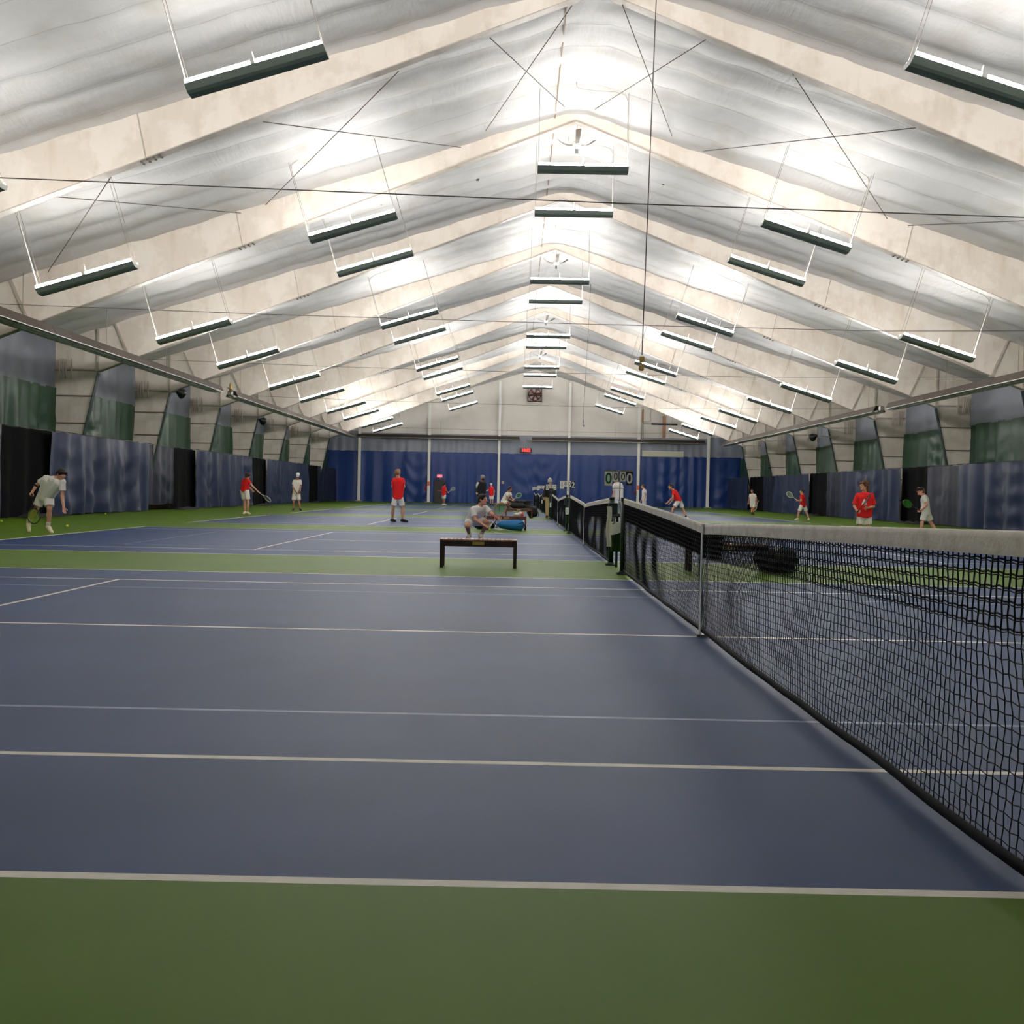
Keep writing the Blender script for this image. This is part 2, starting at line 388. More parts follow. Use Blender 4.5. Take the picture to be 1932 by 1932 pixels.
# ceiling: vinyl liner, sagging between purlins and in bands across the slope
def build_ceiling():
    rnd = random.Random(3)
    ys = np.arange(YN, YF+.001, .1016); xs = np.concatenate([np.linspace(0, .62, 5), np.linspace(.9, WX, 62)])
    V = []; 
    band = 1.219
    seams = mnoise
    for s in (-1, 1):
        P = np.zeros((len(ys), len(xs), 3))
        for i, y in enumerate(ys):
            t = (y-YN)/band; b = t-math.floor(t); sag = .15*(1-(2*b-1)**2)
            # nearest frame pulls the liner flat
            for j, x in enumerate(xs):
                px = (x-.9)/1.52; pb = px-math.floor(px)
                z = roof(x) - sag*(.6+.4*mnoise.noise(Vector((x*.3, y*.3, s*5)))) - .03*(1-(2*pb-1)**2)
                z += .04*mnoise.noise(Vector((x*.9*s, y*.8, 2.0))) + .03*mnoise.noise(Vector((x*1.9*s+y, y*2.1, 7.0)))
                if x < .63: z = min(z, roof(.62)+.02-.0*sag) - .02*mnoise.noise(Vector((x*3, y*.7, 1)))
                P[i, j] = (s*x, y, z)
        if s < 0: P = P[:, ::-1]
        V.append(P)
    P = np.concatenate([V[0], V[1][:, 1:]], axis=1)
    a, b = P.shape[:2]; I = np.arange(a*b).reshape(a, b)
    F = np.stack([I[:-1, :-1], I[:-1, 1:], I[1:, 1:], I[1:, :-1]], -1).reshape(-1, 4)
    o = mesh_np('ceiling', P.reshape(-1, 3), F, liner); tag(o, kind='structure')
    # the roof deck above it keeps the hall closed
    r = MB().m(wall_tan); 
    for s in (-1, 1):
        r.add([(0, YN-.1, 12.75), (s*(WX+.3), YN-.1, 6.65), (s*(WX+.3), YF+.1, 6.65), (0, YF+.1, 12.75)], [(0, 1, 2, 3)])
    tag(r.build('ceiling'), kind='structure')
build_ceiling()
def walls():
    for s, n in ((-1, 'wall_left'), (1, 'wall_right')):
        b = MB().m(wall_tan); xs = sorted((s*WX, s*(WX+.2))); b.box(xs[0], xs[1], YN, YF, 0, 6.7)
        tag(b.build(n), kind='structure')
    for y, n in ((YF, 'wall_back'), (YN-.2, 'wall_front')):
        b = MB().m(wall_white); b.prism([(-WX-.2, 0), (WX+.2, 0), (WX+.2, 6.72), (0, 12.74), (-WX-.2, 6.72)], y, y+.2)
        tag(b.build(n), kind='structure')
    b = MB().m(wall_white)                         # raised ribs of the back wall sheeting
    x = -18.6
    while x < 18.7:
        b.box(x-.03, x+.03, YF-.03, YF, 5.9, roof(x)-.1); x += .91
    tag(b.build('trim_1'), kind='structure')
walls()
b = MB().m(mat('ridge_tape', srgb(150, 126, 104), .7)); b.box(-.64, -.61, YN, YF, roof(.62)-.11, roof(.62)-.04); tag(b.build('trim_2'), kind='structure')

# steel frames
def pl(b, path, w, t, s=1):
    """flange strip following a path in XZ, w wide in Y, t thick"""
    for (x0, z0), (x1, z1) in zip(path[:-1], path[1:]):
        d = Vector((x1-x0, z1-z0)); d.normalize(); nx, nz = -d.y*t, d.x*t
        b.prism([(x0, z0), (x1, z1), (x1+nx, z1+nz), (x0+nx, z0+nz)], -w/2, w/2)
def make_frame():
    root = empty('steel_frame')
    for s in (-1, 1):
        b = MB().m(steel_cream)
        P = [(s*17.27, 5.35), (s*17.27, roof(17.27)+.05), (0, 12.52), (0, 12.09)]
        b.prism(P, -.012, .012); b.m(steel_edge)
        pl(b, [(s*17.27, 5.35), (0, 12.09)], .26, .022*s)
        pl(b, [(s*17.27, roof(17.27)+.06), (0, 12.53)], .26, -.02*s)
        b.build('rafter', root)
        b = MB().m(steel_cream)
        P = [(s*18.47, 0), (s*18.87, 0), (s*18.87, roof(18.87)+.05), (s*17.27, roof(17.27)+.05), (s*17.27, 5.35)]
        b.prism(P, -.012, .012)
        b.m(dark_green); pl(b, [(s*18.47, 0), (s*17.27, 5.30)], .24, .022*s); b.m(steel_cream); pl(b, [(s*18.87, 0), (s*18.87, 6.5)], .24, -.022*s)
        b.m(seam)
        for z in (4.43, 3.41, 2.2, 1.1): x = 18.47-1.2*z/5.35; b.box(min(s*(x+.02), s*18.85), max(s*(x+.02), s*18.85), -.06, -.012, z-.022, z+.022)
        b.build('column', root)
        b = MB().m(steel_edge); b.box(min(s*17.24, s*17.30), max(s*17.24, s*17.30), -.12, .12, 5.36, roof(17.27)); b.build('stiffener', root)
        b = MB().m(steel_edge); b.box(min(s*17.30, s*18.85), max(s*17.30, s*18.85), -.11, .11, 5.37, 5.41); b.build('stiffener', root)
        b = MB().m(steel_edge); b.prism([(s*16.68, 7.15), (s*16.62, 7.15), (s*16.02, 5.80), (s*16.10, 5.77)], -.10, .10); b.build('stiffener', root)
        b = MB().m(steel_edge); b.prism([(s*10.02, roof(10)-.02), (s*10.0, roof(10)-.02), (s*9.78, 8.25), (s*9.80, 8.25)], -.035, .035)
        b.m(dark_wire)
        for i in range(4):
            for yy in (-.09, .05):
                x = 9.45+i*.13; z = under(x); b.box(min(s*x, s*(x+.05)), max(s*x, s*(x+.05)), yy, yy+.04, z-.03, z)
        b.build('splice_plate', root)
        b = MB().m(steel_edge)
        for x in (18.62, 18.5, 18.4, 18.18): b.box(min(s*x, s*(x+.04)), max(s*x, s*(x+.04)), -.22, -.16, 5.05, 5.8)
        b.box(min(s*17.35, s*18.86), max(s*17.35, s*18.86), -.17, -.12, 5.395, 5.44)
        b.build('cable_rack', root)
    return root
fr0 = make_frame()
ORD = ['the end wall', 'second from the end wall', 'third from the end wall', 'fourth from the end wall', 'fifth from the end wall', 'sixth from the end wall', 'seventh from the end wall', 'eighth from the end wall', 'ninth from the end wall', 'tenth from the end wall']
FRY = [27.766+8*k for k in range(7, -3, -1)]
for i, y in enumerate(FRY):
    f = fr0 if i == 0 else copy_tree(fr0)
    f.location = (0, y, 0)
    lab = 'cream painted steel roof frame with tapered columns, nearest the far end wall' if i == 0 else \
          'cream painted steel roof frame with tapered columns, %s' % ORD[i]
    if i == 8: lab = 'cream painted steel roof frame spanning the top of the picture, nearest the viewer in sight'
    if i == 9: lab = 'cream painted steel roof frame over the near court, above and outside the view'
    tag(f, lab, 'roof frame', 'steel roof frames')
# cross bracing rods in the roof bay between the two nearest frames
rods = [((-.55,19.77,11.77),(-2.83,27.77,11.56)), ((-2.32,19.77,11.05),(-.19,27.77,12.4)), ((.55,19.77,11.82),(2.94,27.77,11.5)), ((2.38,19.77,11.09),(.34,27.77,12.35)),
        ((-4.3,19.77,10.29),(-9.14,27.77,9.5)), ((-7.24,19.77,9.14),(-3.38,27.77,11.3)), ((-10.57,19.77,7.87),(-15.57,27.77,7.4)), ((-12.09,19.77,7.45),(-9.86,27.77,9.25)),
        ((4.3,19.77,10.39),(9.25,27.77,9.43)), ((7.24,19.77,9.3),(3.61,27.77,11.3)), ((10.57,19.77,7.97),(15.57,27.77,7.4)), ((12.09,19.77,7.45),(9.86,27.77,9.25))]
for i, (a, b) in enumerate(rods):
    q = MB().m(dark_wire, True); q.tube([a, b], .011, 6)
    side = 'left' if a[0] < 0 else 'right'; far = ['next to the ridge', 'next to the ridge', 'next to the ridge', 'next to the ridge', 'halfway down the slope', 'halfway down the slope', 'near the side wall', 'near the side wall', 'halfway down the slope', 'halfway down the slope', 'near the side wall', 'near the side wall'][i]
    lean = 'sloping out' if abs(b[0]) > abs(a[0]) else 'sloping in'
    tag(q.build('brace_rod'), 'thin brace rod, %s roof slope, %s, %s toward the back' % (side, far, lean), 'rod', 'roof brace rods')

# ---------------------------------------------------------------- light fixtures (all the light of the hall)
def make_light():
    root = empty('hanging_light')
    b = MB().m(fix_green)
    L = 1.22
    prof = [(-.25, .10), (-.17, .0), (-.10, -.03), (.10, -.03), (.17, .0), (.25, .10), (.235, .105), (.16, .015), (-.16, .015), (-.235, .105)]
    n = len(prof)
    b.add([(-L, y, z) for y, z in prof]+[(L, y, z) for y, z in prof], [(i, (i+1) % n, n+(i+1) % n, n+i) for i in range(n)])
    b.build('reflector', root)
    for s in (-1, 1):
        b = MB().m(fix_white); b.add([(s*L, y, z) for y, z in prof[:6]]+[(s*(L+.008), y, z) for y, z in prof[:6]], [(0,1,2,3,4,5), (11,10,9,8,7,6)]+[(i, i+6, (i+1) % 6+6, (i+1) % 6) for i in range(6)])
        b.build('end_plate', root)
    for x0, x1 in ((-1.17, -.04), (.04, 1.17)):
        b = MB().m(tube_m, True)
        for yy in (-.12, .12): b.tube([(x0, yy, .06), (x1, yy, .06)], .035, 8)
        b.build('tube', root)
    for s in (-1, 1):
        b = MB().m(louvre_m)
        for x0 in (-1.2, .05): b.box(x0, x0+1.15, s*.238-.004, s*.238+.004, .1, .17)
        b.build('louvre', root)
    b = MB().m(cable_w, True)
    b.tube([(0, 0, .02), (0, 0, .42)], .012, 6); b.build('centre_hook', root)
    for s in (-1, 1):
        b = MB().m(wire_m, True)
        for yy in (-.14, .14): b.tube([(s*1.2, yy, .1), (s*1.2, yy*.9, 2.6)], .005, 5, False)
        b.build('suspension_wire', root)
    b = MB().m(cable_w, True)
    b.tube([(1.22, .02, .1), (1.21, .05, 1.9), (1.13, .08, 2.12), (.9, .1, 2.2), (.35, .12, 2.24), (-.05, .1, 2.27), (-.2, .1, 2.32), (-.22, .1, 2.6)], .013, 6); b.build('power_cable', root)
    return root
lt = make_light(); used = [0]
def light(x, y, z, ang, flip, label, group):
    o = lt if used[0] == 0 else copy_tree(lt); used[0] += 1
    o.location = (x, y, z); o.rotation_euler = (0, ang, PI if flip else 0); tag(o, label, 'ceiling light', group)
YIN = [10.5, 14.85, 25.25, 29.65, 40.2, 44.65, 55.3, 59.7, 70.0, 75.1, 84.0]
YOUT = [7.6, 15.7, 22.3, 30.7, 37.5, 45.9, 52.9, 60.8, 67.0, 75.0, 81.6]
CNT = ['first', 'second', 'third', 'fourth', 'fifth', 'sixth', 'seventh', 'eighth', 'ninth', 'tenth', 'eleventh', 'twelfth', 'thirteenth']
A = math.atan(.305)
n = len(YIN)
for i, y in enumerate(YIN):
    w_ = CNT[n-1-i]
    light(.08, y, 9.86, 0, False, 'level hanging light under the ridge, %s from the far end of the middle row' % w_, 'lights under the ridge')
    light(-6.08, y-.1, 8.17, A, True, 'tilted hanging light, %s from the far end of the left inner row' % w_, 'left inner row of lights')
    light(6.08, y-.2, 8.12, A, False, 'tilted hanging light, %s from the far end of the right inner row' % w_, 'right inner row of lights')
n = len(YOUT)
for i, y in enumerate(YOUT):
    w_ = CNT[n-1-i]
    light(-12.08, y, 6.1, A, True, 'tilted hanging light, %s from the far end of the left outer row' % w_, 'left outer row of lights')
    light(11.95, y, 6.02, A, False, 'tilted hanging light, %s from the far end of the right outer row' % w_, 'right outer row of lights')

# ================================================================ CURTAINS
def curtain(name, P0, P1, z0, z1, m, parent, amp=.06, lam=.55, seed=0, swag=.5, nrm=None, dens=.07, hem=0.0, topw=0.0):
    """cloth hanging between two points of the plan, folded across its own plane"""
    rnd = random.Random(seed); P0 = Vector((P0[0], P0[1], 0)); P1 = Vector((P1[0], P1[1], 0)); L = (P1-P0).length; d = (P1-P0)/L
    nv = Vector((-d.y, d.x, 0)) if nrm is None else Vector(nrm)
    na = max(8, int(L/dens)); nz = max(6, int((z1-z0)/(dens*1.6)))
    ph = [rnd.uniform(0, 6.28) for _ in range(8)]; ks = [rnd.uniform(.7, 1.5) for _ in range(8)]
    drapes = [(rnd.uniform(.1, .9)*L, rnd.uniform(.4, 1.0), rnd.uniform(.5, 1.0)) for _ in range(max(1, int(L/3)))]
    P = np.zeros((nz+1, na+1, 3))
    for j in range(nz+1):
        t = j/nz; z = z0+(z1-z0)*t; low = (1-t)
        for i in range(na+1):
            s = L*i/na
            w = amp*(.55*math.sin(2*PI*s/(lam*ks[0])+ph[0]+1.2*math.sin(s*.9+ph[1])) + .45*math.sin(2*PI*s/(lam*1.9*ks[1])+ph[2]+.8*low) + .07*math.sin(2*PI*s/(lam*.5)+ph[5]+1.2*math.sin(s*1.1)+.5*low*math.sin(s*.6)))
            w *= (.45+.8*low)
            for c, a, k in drapes:                  # hanging swags between two high points
                q = (z-z0)/(z1-z0) + .55*k*((s-c)/1.6)**2*-1
                w += swag*.36*amp*a*math.sin(21*(q)+ph[3])*math.exp(-((s-c)/1.4)**2)*low**.5
            w += .5*amp*mnoise.noise(Vector((s*.8, z*.7, seed*1.7)))
            zz = z
            if j == 0: zz += hem*abs(mnoise.noise(Vector((s*.8, seed, 0))))
            if j == nz: zz -= topw*abs(math.sin(s*3.1+ph[4]))*.5
            p = P0+d*s+nv*w
            P[j, i] = (p.x, p.y, zz)
    b = MB().m(m, True); b.grid(P); return b.build(name, parent)

FR = [27.766+8*k for k in range(-3, 9)]
def bay_lab(k, side): 
    return '%s wall bay %s' % (side, ['at the far end', 'second from the far end', 'third from the far end', 'fourth from the far end', 'fifth from the far end', 'sixth from the far end', 'seventh from the far end', 'eighth from the far end', 'ninth from the far end', 'tenth from the far end'][k])
for s, side in ((-1, 'left'), (1, 'right')):
    zs = 4.72 if s < 0 else 4.58
    for k in range(8):
        y1 = FR[-1]-8*k-(.06 if k else .1); y0 = FR[-1]-8*(k+1)+.06
        if k == 0: y1 = YF-.35
        r = empty('backdrop_curtain', (s*18.86, (y0+y1)/2, 0)); o = (s*18.86, (y0+y1)/2)
        q = [(0, y0-o[1]), (0, y1-o[1])]
        curtain('upper_panel', q[0], q[1], zs-.05, 6.62, grey_v, r, .05, 1.3, 10+k+(50 if s > 0 else 0), 1.1, dens=.12)
        curtain('lower_panel', (q[0][0]-s*.03, q[0][1]), (q[1][0]-s*.03, q[1][1]), 2.3, zs, green_v, r, .085, .8, 30+k+(50 if s > 0 else 0), 1.0, dens=.1)
        tag(r, 'grey over green vinyl backdrop, ' + bay_lab(k, side), 'curtain', 'grey and green side backdrops')

# low navy curtains in front of the columns, with black net doorways
def low_curtain(s, y0, y1, X, top, m, label, seed, amp=.11, z0=.02, group='low navy curtains', nm='low_curtain'):
    r = empty(nm, (s*X, (y0+y1)/2, 0)); h = (y1-y0)/2
    curtain('curtain_panel', (0, -h), (0, h), z0, top, m, r, amp, 1.15, seed, .75, dens=.07, hem=.06, topw=.05)
    b = MB().m(black_pl, True); b.tube([(0, -h-.1, top+.01), (0, h+.1, top+.01)], .012, 6); b.build('top_cable', r)
    tag(r, label, 'curtain', group); return r
LX = 17.75; LT = 2.97
segL = [(6, 16, 0), (18, 29.6, 0), (33.0, 42.7, 0), (42.9, 46.6, 1), (49.3, 60.6, 0), (64.2, 77.6, 0), (82.2, 91.1, 1)]
lbL = ['long navy curtain along the left wall, nearest the viewer, mostly out of sight', 'navy curtain at the left edge of the picture, before the first black doorway',
       'broad navy curtain hanging in deep folds behind the stooping player in white', 'short darker navy curtain on the left, set back beside the second black doorway',
       'navy curtain behind the red-shirted player at the left baseline', 'navy curtain behind the player in the white cap', 'flat dark navy curtain in the far left corner']
for i, (a, b_, dk) in enumerate(segL): low_curtain(-1, a, b_, LX+.22*dk, LT, navy_dark if dk else navy, lbL[i], 70+i, 1*(.08 if dk else .15), z0=.25 if i == 3 else .02)
segR = [(20, 42.0, 0), (42.1, 45.8, 1), (48.6, 58.1, 0), (58.2, 61.8, 1), (65.0, 73.7, 0), (73.8, 78.3, 1), (82.4, 91.1, 0)]
lbR = ['long navy curtain at the right edge of the picture, right of the walking player', 'dark navy strip of curtain just behind the walking player in the black cap',
       'navy curtain in fanned folds right behind the curly-haired player in red', 'dark navy curtain left of the curly-haired player in red', 'navy curtain behind the far red player with a raised racket',
       'narrow dark navy curtain right of the far player in white', 'flat navy curtain in the far right corner']
for i, (a, b_, dk) in enumerate(segR): low_curtain(1, a, b_, 17.6+.2*dk, 2.72, navy_dark if dk else navy, lbR[i], 90+i, .08 if dk else .15)
gapL = [(29.6, 33.0), (46.6, 49.3), (60.6, 64.2), (77.6, 82.2), (16, 18)]; gapR = [(45.8, 48.6), (61.8, 65.0), (78.3, 82.4)]
gl = ['behind the stooping player', 'left of the red-shirted player', 'just left of the white-capped player', 'in the far left corner', 'beside the viewer, out of sight']
gr = ['beside the walking player in the black cap', 'right of the far red player', 'behind the far player in white']
for s, gs, ls in ((-1, gapL, gl), (1, gapR, gr)):
    for i, (a, b_) in enumerate(gs):
        low_curtain(s, a-.55, b_+.55, 18.0 if s < 0 else 17.86, 2.98 if s < 0 else 2.75, black_mesh, 'black netting doorway in the %s side curtain, %s' % ('left' if s < 0 else 'right', ls[i]), 110+i+(10 if s > 0 else 0), .06, 0.0, 'black netting doorways', 'black_curtain')
# blankets of black cloth lying under the doorways
for i, (s, y, l) in enumerate([(-1, 31.6, 'behind the stooping player'), (-1, 47.0, 'left of the red-shirted server'), (-1, 62.0, 'behind the white-capped player'), (-1, 79.0, 'in the far left corner'), (1, 46.6, 'behind the curly-haired player'), (1, 63.0, 'right of the far red player'), (1, 79.5, 'beside the far player in white')]):
    X = 17.45 if s < 0 else 17.35
    r = MB().m(black_soft, True); nn = 26; P = np.zeros((7, nn, 3)); LL = 2.9
    for a in range(7):
        for c in range(nn):
            t = c/(nn-1); ar = math.sin(PI*a/6)
            P[a, c] = (s*(.26*(a/3-1)), (t-.5)*LL, .01+ar*(.10+.08*mnoise.noise(Vector((t*7, i, a*.4))))*min(1, 9*t*(1-t)+.15))
    r.grid(P); o = r.build('cloth_heap', None); o.location = (s*X, y, 0)
    tag(o, 'heap of black curtain cloth lying on the floor %s' % l, 'cloth', 'black cloth heaps')

# ---------------------------------------------------------------- far wall
BP = [-15.9, -9.54, -3.17, 3.19, 9.53, 15.88]
bl = ['far left', 'second from left', 'third from left', 'fourth from left', 'fifth from left', 'far right']
YB = YF-.38
for i, x in enumerate(BP):
    r = empty('wall_post', (x, YB, 0)); b = MB().m(fix_white)
    zt = roof(x)-.35
    b.box(-.11, .11, -.15, -.135, .12, zt); b.box(-.11, .11, .135, .15, .12, zt); b.box(-.006, .006, -.135, .135, .12, zt); b.build('column', r)
    b = MB().m(concrete); b.bbox(-.32, .32, -.3, .3, 0, .12, .02); b.build('base', r)
    if i in (1, 4):
        b = MB().m(orange_t); b.box(-.115, .115, -.156, -.15, 1.55, 1.95); b.build('tape_band', r)
    tag(r, 'white steel wall post on the far wall, %s of the six' % bl[i], 'post', 'white far wall posts')
    if i in (1, 4):
        r = empty('fire_extinguisher', (x-.26, YF-.42, 1.15)); b = MB().m(red_p, True); b.lathe([(.001, 0), (.07, .01), (.07, .32), (.03, .38), (.02, .42)], n=10); b.build('tank', r)
        b = MB().m(black_pl, True); b.tube([(0, 0, .42), (0, -.05, .44), (.02, -.08, .3), (.03, -.07, .1)], .012, 6); b.build('hose', r)
        b = MB().m(grey_metal); b.box(-.02, .25, .0, .03, .2, .24); b.build('bracket', r)
        tag(r, 'red fire extinguisher hung beside the white post, %s' % ('left of the black exit door' if i == 1 else 'left of the fifth post'), 'fire extinguisher', 'fire extinguishers')
xs = [-19.0]+BP+[19.0]
pn = ['in the far left corner', 'between the first and second posts', 'around the black exit door', 'between the third and fourth posts', 'between the fourth and fifth posts', 'between the fifth and sixth posts', 'in the far right corner']
for i in range(7):
    a, b_ = xs[i], xs[i+1]
    r = empty('backdrop_curtain', ((a+b_)/2, YF-.16, 0)); h = (b_-a)/2-.02
    curtain('upper_panel', (-h, -.02), (h, -.02), 4.62, 6.32 if 0 < i < 6 else 6.45, grey_v, r, .05, .8, 200+i, 1.4, (0, -1, 0), .1)
    sw = 2.6 if i in (1, 3, 5, 6) else .9
    curtain('lower_panel', (-h, -.05), (h, -.05), .05, 4.66, royal, r, .055 if i != 5 else .09, 1.1, 220+i, sw, (0, -1, 0), .09, topw=.02)
    tag(r, 'royal blue vinyl backdrop with a grey top, %s' % pn[i], 'curtain', 'blue far wall backdrops')
# exit door
b = MB().m(mat('door_black', (.012, .012, .013), .5)); b.bbox(-9.05, -8.0, YF-.34, YF-.26, .02, 2.15, .01); d = b.build('door_1'); tag(d, kind='structure')
b = MB().m(red_p); b.box(-8.75, -8.3, YF-.40, YF-.34, 1.08, 1.17); q = b.build('push_bar', d)
r = empty('exit_sign', (-8.55, YF-.34, 2.47)); b = MB().m(red_sign); b.bbox(-.24, .24, -.05, .03, -.13, .13, .02); b.build('housing', r)
b = MB().m(grey_metal); b.box(-.03, .03, .0, .1, -.33, -.13); b.build('bracket', r)
text_mesh('EXIT', .2, digit_w, 'lettering', r, Matrix.Translation((0, -.056, 0)) @ FACE, .002, .004)
tag(r, 'small red lit exit sign above the black door', 'exit sign')
# digital clock
r = empty('digital_clock', (-.75, YF-.4, 4.95)); b = MB().m(black_pl); b.bbox(-.53, .53, -.05, .12, -.2, .2, .02); b.build('housing', r)
text_mesh('10:52', .36, red_led, 'digits', r, Matrix.Translation((.03, -.056, -.0)) @ FACE, .002, .012); 
b = MB().m(grey_metal); b.box(-.02, .02, .02, .25, .2, .5); b.build('bracket', r)
tag(r, 'black wall clock with glowing red digits on the grey vinyl', 'clock')
# white panel, box on the wall
r = empty('wall_panel', (11.75, YF-.3, 4.85)); b = MB().m(mat('cream_panel', srgb(206, 206, 184), .6)); b.bbox(-1.88, 1.88, -.04, .04, -.25, .24, .01); b.build('board', r)
b = MB().m(fix_white); b.box(-1.9, 1.9, -.05, .05, .24, .27); b.build('top_rail', r); tag(r, 'long blank cream panel on the grey vinyl, right part of the far wall', 'panel')
r = MB().m(mat('cream_box', srgb(196, 188, 160), .6)); r.bbox(-.11, .11, -.06, .06, -.12, .12, .015); o = r.build('switch_box'); P = atY(948.5, 910.5, YF-.3); o.location = (P[0], YF-.3, P[2]); tag(o, 'small cream box on the blue backdrop, right of the third post', 'box')
# exhaust fan
r = empty('exhaust_fan', (-.03, YF-.2, 10.05)); b = MB().m(fan_dark)
R = .66
for q in ((-R, -R+.07, -R, R), (R-.07, R, -R, R), (-R, R, -R, -R+.07), (-R, R, R-.07, R)): b.box(q[0], q[1], -.3, .12, q[2], q[3])
b.build('frame', r)
b = MB().m(fan_dark, True); cir = [(.56*math.cos(t*PI/16), -.2, .56*math.sin(t*PI/16)) for t in range(33)]; b.tube(cir, .03, 6, False); b.tube([(-.6, -.2, -.1), (.6, -.2, -.1)], .025, 6); b.tube([(-.6, -.2, .1), (.6, -.2, .1)], .02, 6); b.build('ring', r)
for k in range(6):
    t = k*PI/3+.2; b = MB().m(fan_red); c_, s_ = math.cos(t), math.sin(t)
    pts = [(.1, -.05), (.5, -.14), (.54, .1), (.1, .05)]
    b.add([(x*c_-z*s_, -.05+.1*z, x*s_+z*c_) for x, z in pts]+[(x*c_-z*s_, -.035+.1*z, x*s_+z*c_) for x, z in pts], [(0,1,2,3), (7,6,5,4), (0,4,5,1), (1,5,6,2), (2,6,7,3), (3,7,4,0)]); b.build('blade', r)
b = MB().m(fan_dark, True); b.ball((0, -.12, 0), .14, 8); b.tube([(0, -.15, 0), (0, .1, 0)], .1, 10); b.build('motor', r)
b = MB().m(steel_cream); b.box(-R-.06, -R, -.1, .1, -R, 2.35); b.box(R, R+.06, -.1, .1, -R, 2.35); b.box(-R, R, -.12, .1, -R-.16, -R-.04); b.build('mounting', r)
tag(r, 'square brown exhaust fan with six red blades high on the far wall', 'fan')
# far fixtures: wooden posts with a black bar
r = empty('hanging_cross', (11.6, 90.0, 7.2)); b = MB().m(brownw); b.bbox(-.15, .15, -.08, .08, -.95, 1.0, .01); b.build('wooden_post', r)
b = MB().m(black_pl, True); b.tube([(-1.15, -.12, .27), (1.15, -.12, .25)], .08, 8); b.build('bar', r)
b = MB().m(dark_wire, True); b.tube([(-1.15, 0, .27), (-1.9, 0, .28)], .02, 5); b.tube([(0, 0, 1.0), (0, 0, 1.75)], .02, 5); b.build('wire', r); tag(r, 'brown upright board crossed by a black bar, hung before the far wall', 'hanging board')
r = empty('hanging_board', (9.68, 90.0, 8.15)); b = MB().m(brownw); b.bbox(-.08, .08, -.08, .08, -.55, .6, .01); b.build('wooden_post', r)
b = MB().m(wire_m, True); b.tube([(-.06, 0, -.5), (-.06, 0, -2.2)], .025, 5); b.tube([(.06, 0, -.5), (.08, 0, -2.2)], .025, 5); b.tube([(.06, 0, -.5), (.7, 0, -.42), (.7, 0, 1.0)], .02, 5); b.tube([(0, 0, .6), (0, 0, 1.3)], .02, 5); b.build('wire', r); tag(r, 'short brown board with hanging wires beside the fifth far post', 'hanging board')

# ---------------------------------------------------------------- radiant tube heaters
def heater(L, label, loc, rz, gap_plate=False):
    r = empty('tube_heater', loc, rz)
    b = MB().m(heater_in)
    prof = [(-.32, -.16), (-.16, .13), (.16, .13), (.32, -.16), (.305, -.16), (.15, .115), (-.15, .115), (-.305, -.16)]
    y = 0
    while y < L-.01:
        e = min(L, y+3.0); n = 8
        k = 1.0 if int(y/3) % 2 else .98
        b.add([(x*k, y, z*k) for x, z in prof]+[(x*k, e+.05, z*k) for x, z in prof], [(i, (i+1) % n, n+(i+1) % n, n+i) for i in range(n)]+[tuple(range(7, -1, -1)), tuple(range(8, 16))]); y = e
    b.build('reflector', r)
    for x in (-.11, .11): b = MB().m(heater_m, True); b.tube([(x, -.1, -.15), (x, L+.1, -.15)], .06, 8); b.build('burner_pipe', r)
    b = MB().m(fix_white, True)
    for x in (-.315, .315): b.tube([(x, 0, -.165), (x, L, -.165)], .016, 6)
    b.build('rim', r)
    b = MB().m(wire_m, True); y = 1.5
    while y < L: b.tube([(0, y, .06), (0, y, 1.35)], .008, 5); y += 6
    b.build('hanger', r)
    b = MB().m(grey_metal); b.bbox(-.1, .1, -.45, -.1, -.14, .08, .02); b.build('burner_box', r)
    tag(r, label, 'heater', 'radiant tube heaters'); return r
heater(38.6, 'long aluminium tube heater running in from the left edge of the picture', (-15.6, 6.8, 5.72), 0)
heater(37.9, 'long aluminium tube heater on the left, ending at the far wall', (-15.6, 47.9, 5.72), 0)
heater(37.4, 'long aluminium tube heater running in from the right edge of the picture', (15.6, 7.2, 5.45), 0)
heater(36.0, 'long aluminium tube heater on the right, ending at the far wall', (15.6, 46.3, 5.45), 0)
heater(14.6, 'aluminium tube heater crossing the left half of the far wall', (-16.0, 90.9, 6.03), -PI/2)
heater(15.6, 'aluminium tube heater crossing the right half of the far wall', (-.2, 90.9, 6.0), -PI/2)
r = empty('gas_valve', (-15.4, 46.9, 5.85)); b = MB().m(brass, True); b.tube([(0, 0, -.15), (0, 0, .25)], .07, 8); b.build('valve_body', r); b = MB().m(dark_wire, True); b.tube([(0, -.5, 0), (0, .5, -.05)], .02, 6); b.tube([(0, 0, .2), (0, 0, 1.75)], .01, 5); b.build('gas_hose', r)
tag(r, 'brass gas valve in the gap between the two left tube heaters', 'valve')

# ---------------------------------------------------------------- ceiling fans on the ridge
def ceiling_fan():
    r = empty('ceiling_fan'); b = MB().m(fix_white, True); b.tube([(0, 0, -.1), (0, 0, -.62)], .018, 8); b.lathe([(.02, 0), (.07, -.02), (.05, -.1), (.02, -.14)], (0, 0, -.02)); b.build('rod', r)
    b = MB().m(fix_white, True); b.lathe([(.03, -.6), (.11, -.64), (.13, -.72), (.12, -.8), (.05, -.84)], n=14); b.build('motor', r)
    b = MB().m(grey_metal); b.box(-.045, .045, -.02, .02, -1.0, -.86); b.build('switch_box', r)
    for k in range(3):
        t = k*2*PI/3+.12; b = MB().m(blade_g, True); P = np.zeros((8, 3, 3))
        for i in range(8):
            q = i/7; rr = .12+.52*q; zz = -.72+.24*q**2.0
            for j in range(3):
                ww = (j-1)*(.05+.03*q); x = rr; y = ww; P[i, j] = (x*math.cos(t)-y*math.sin(t), x*math.sin(t)+y*math.cos(t), zz+.18*ww)
        b.grid(P); P2 = P.copy(); P2[:, :, 2] -= .008; b.grid(P2[::-1]); b.build('blade', r)
    return r
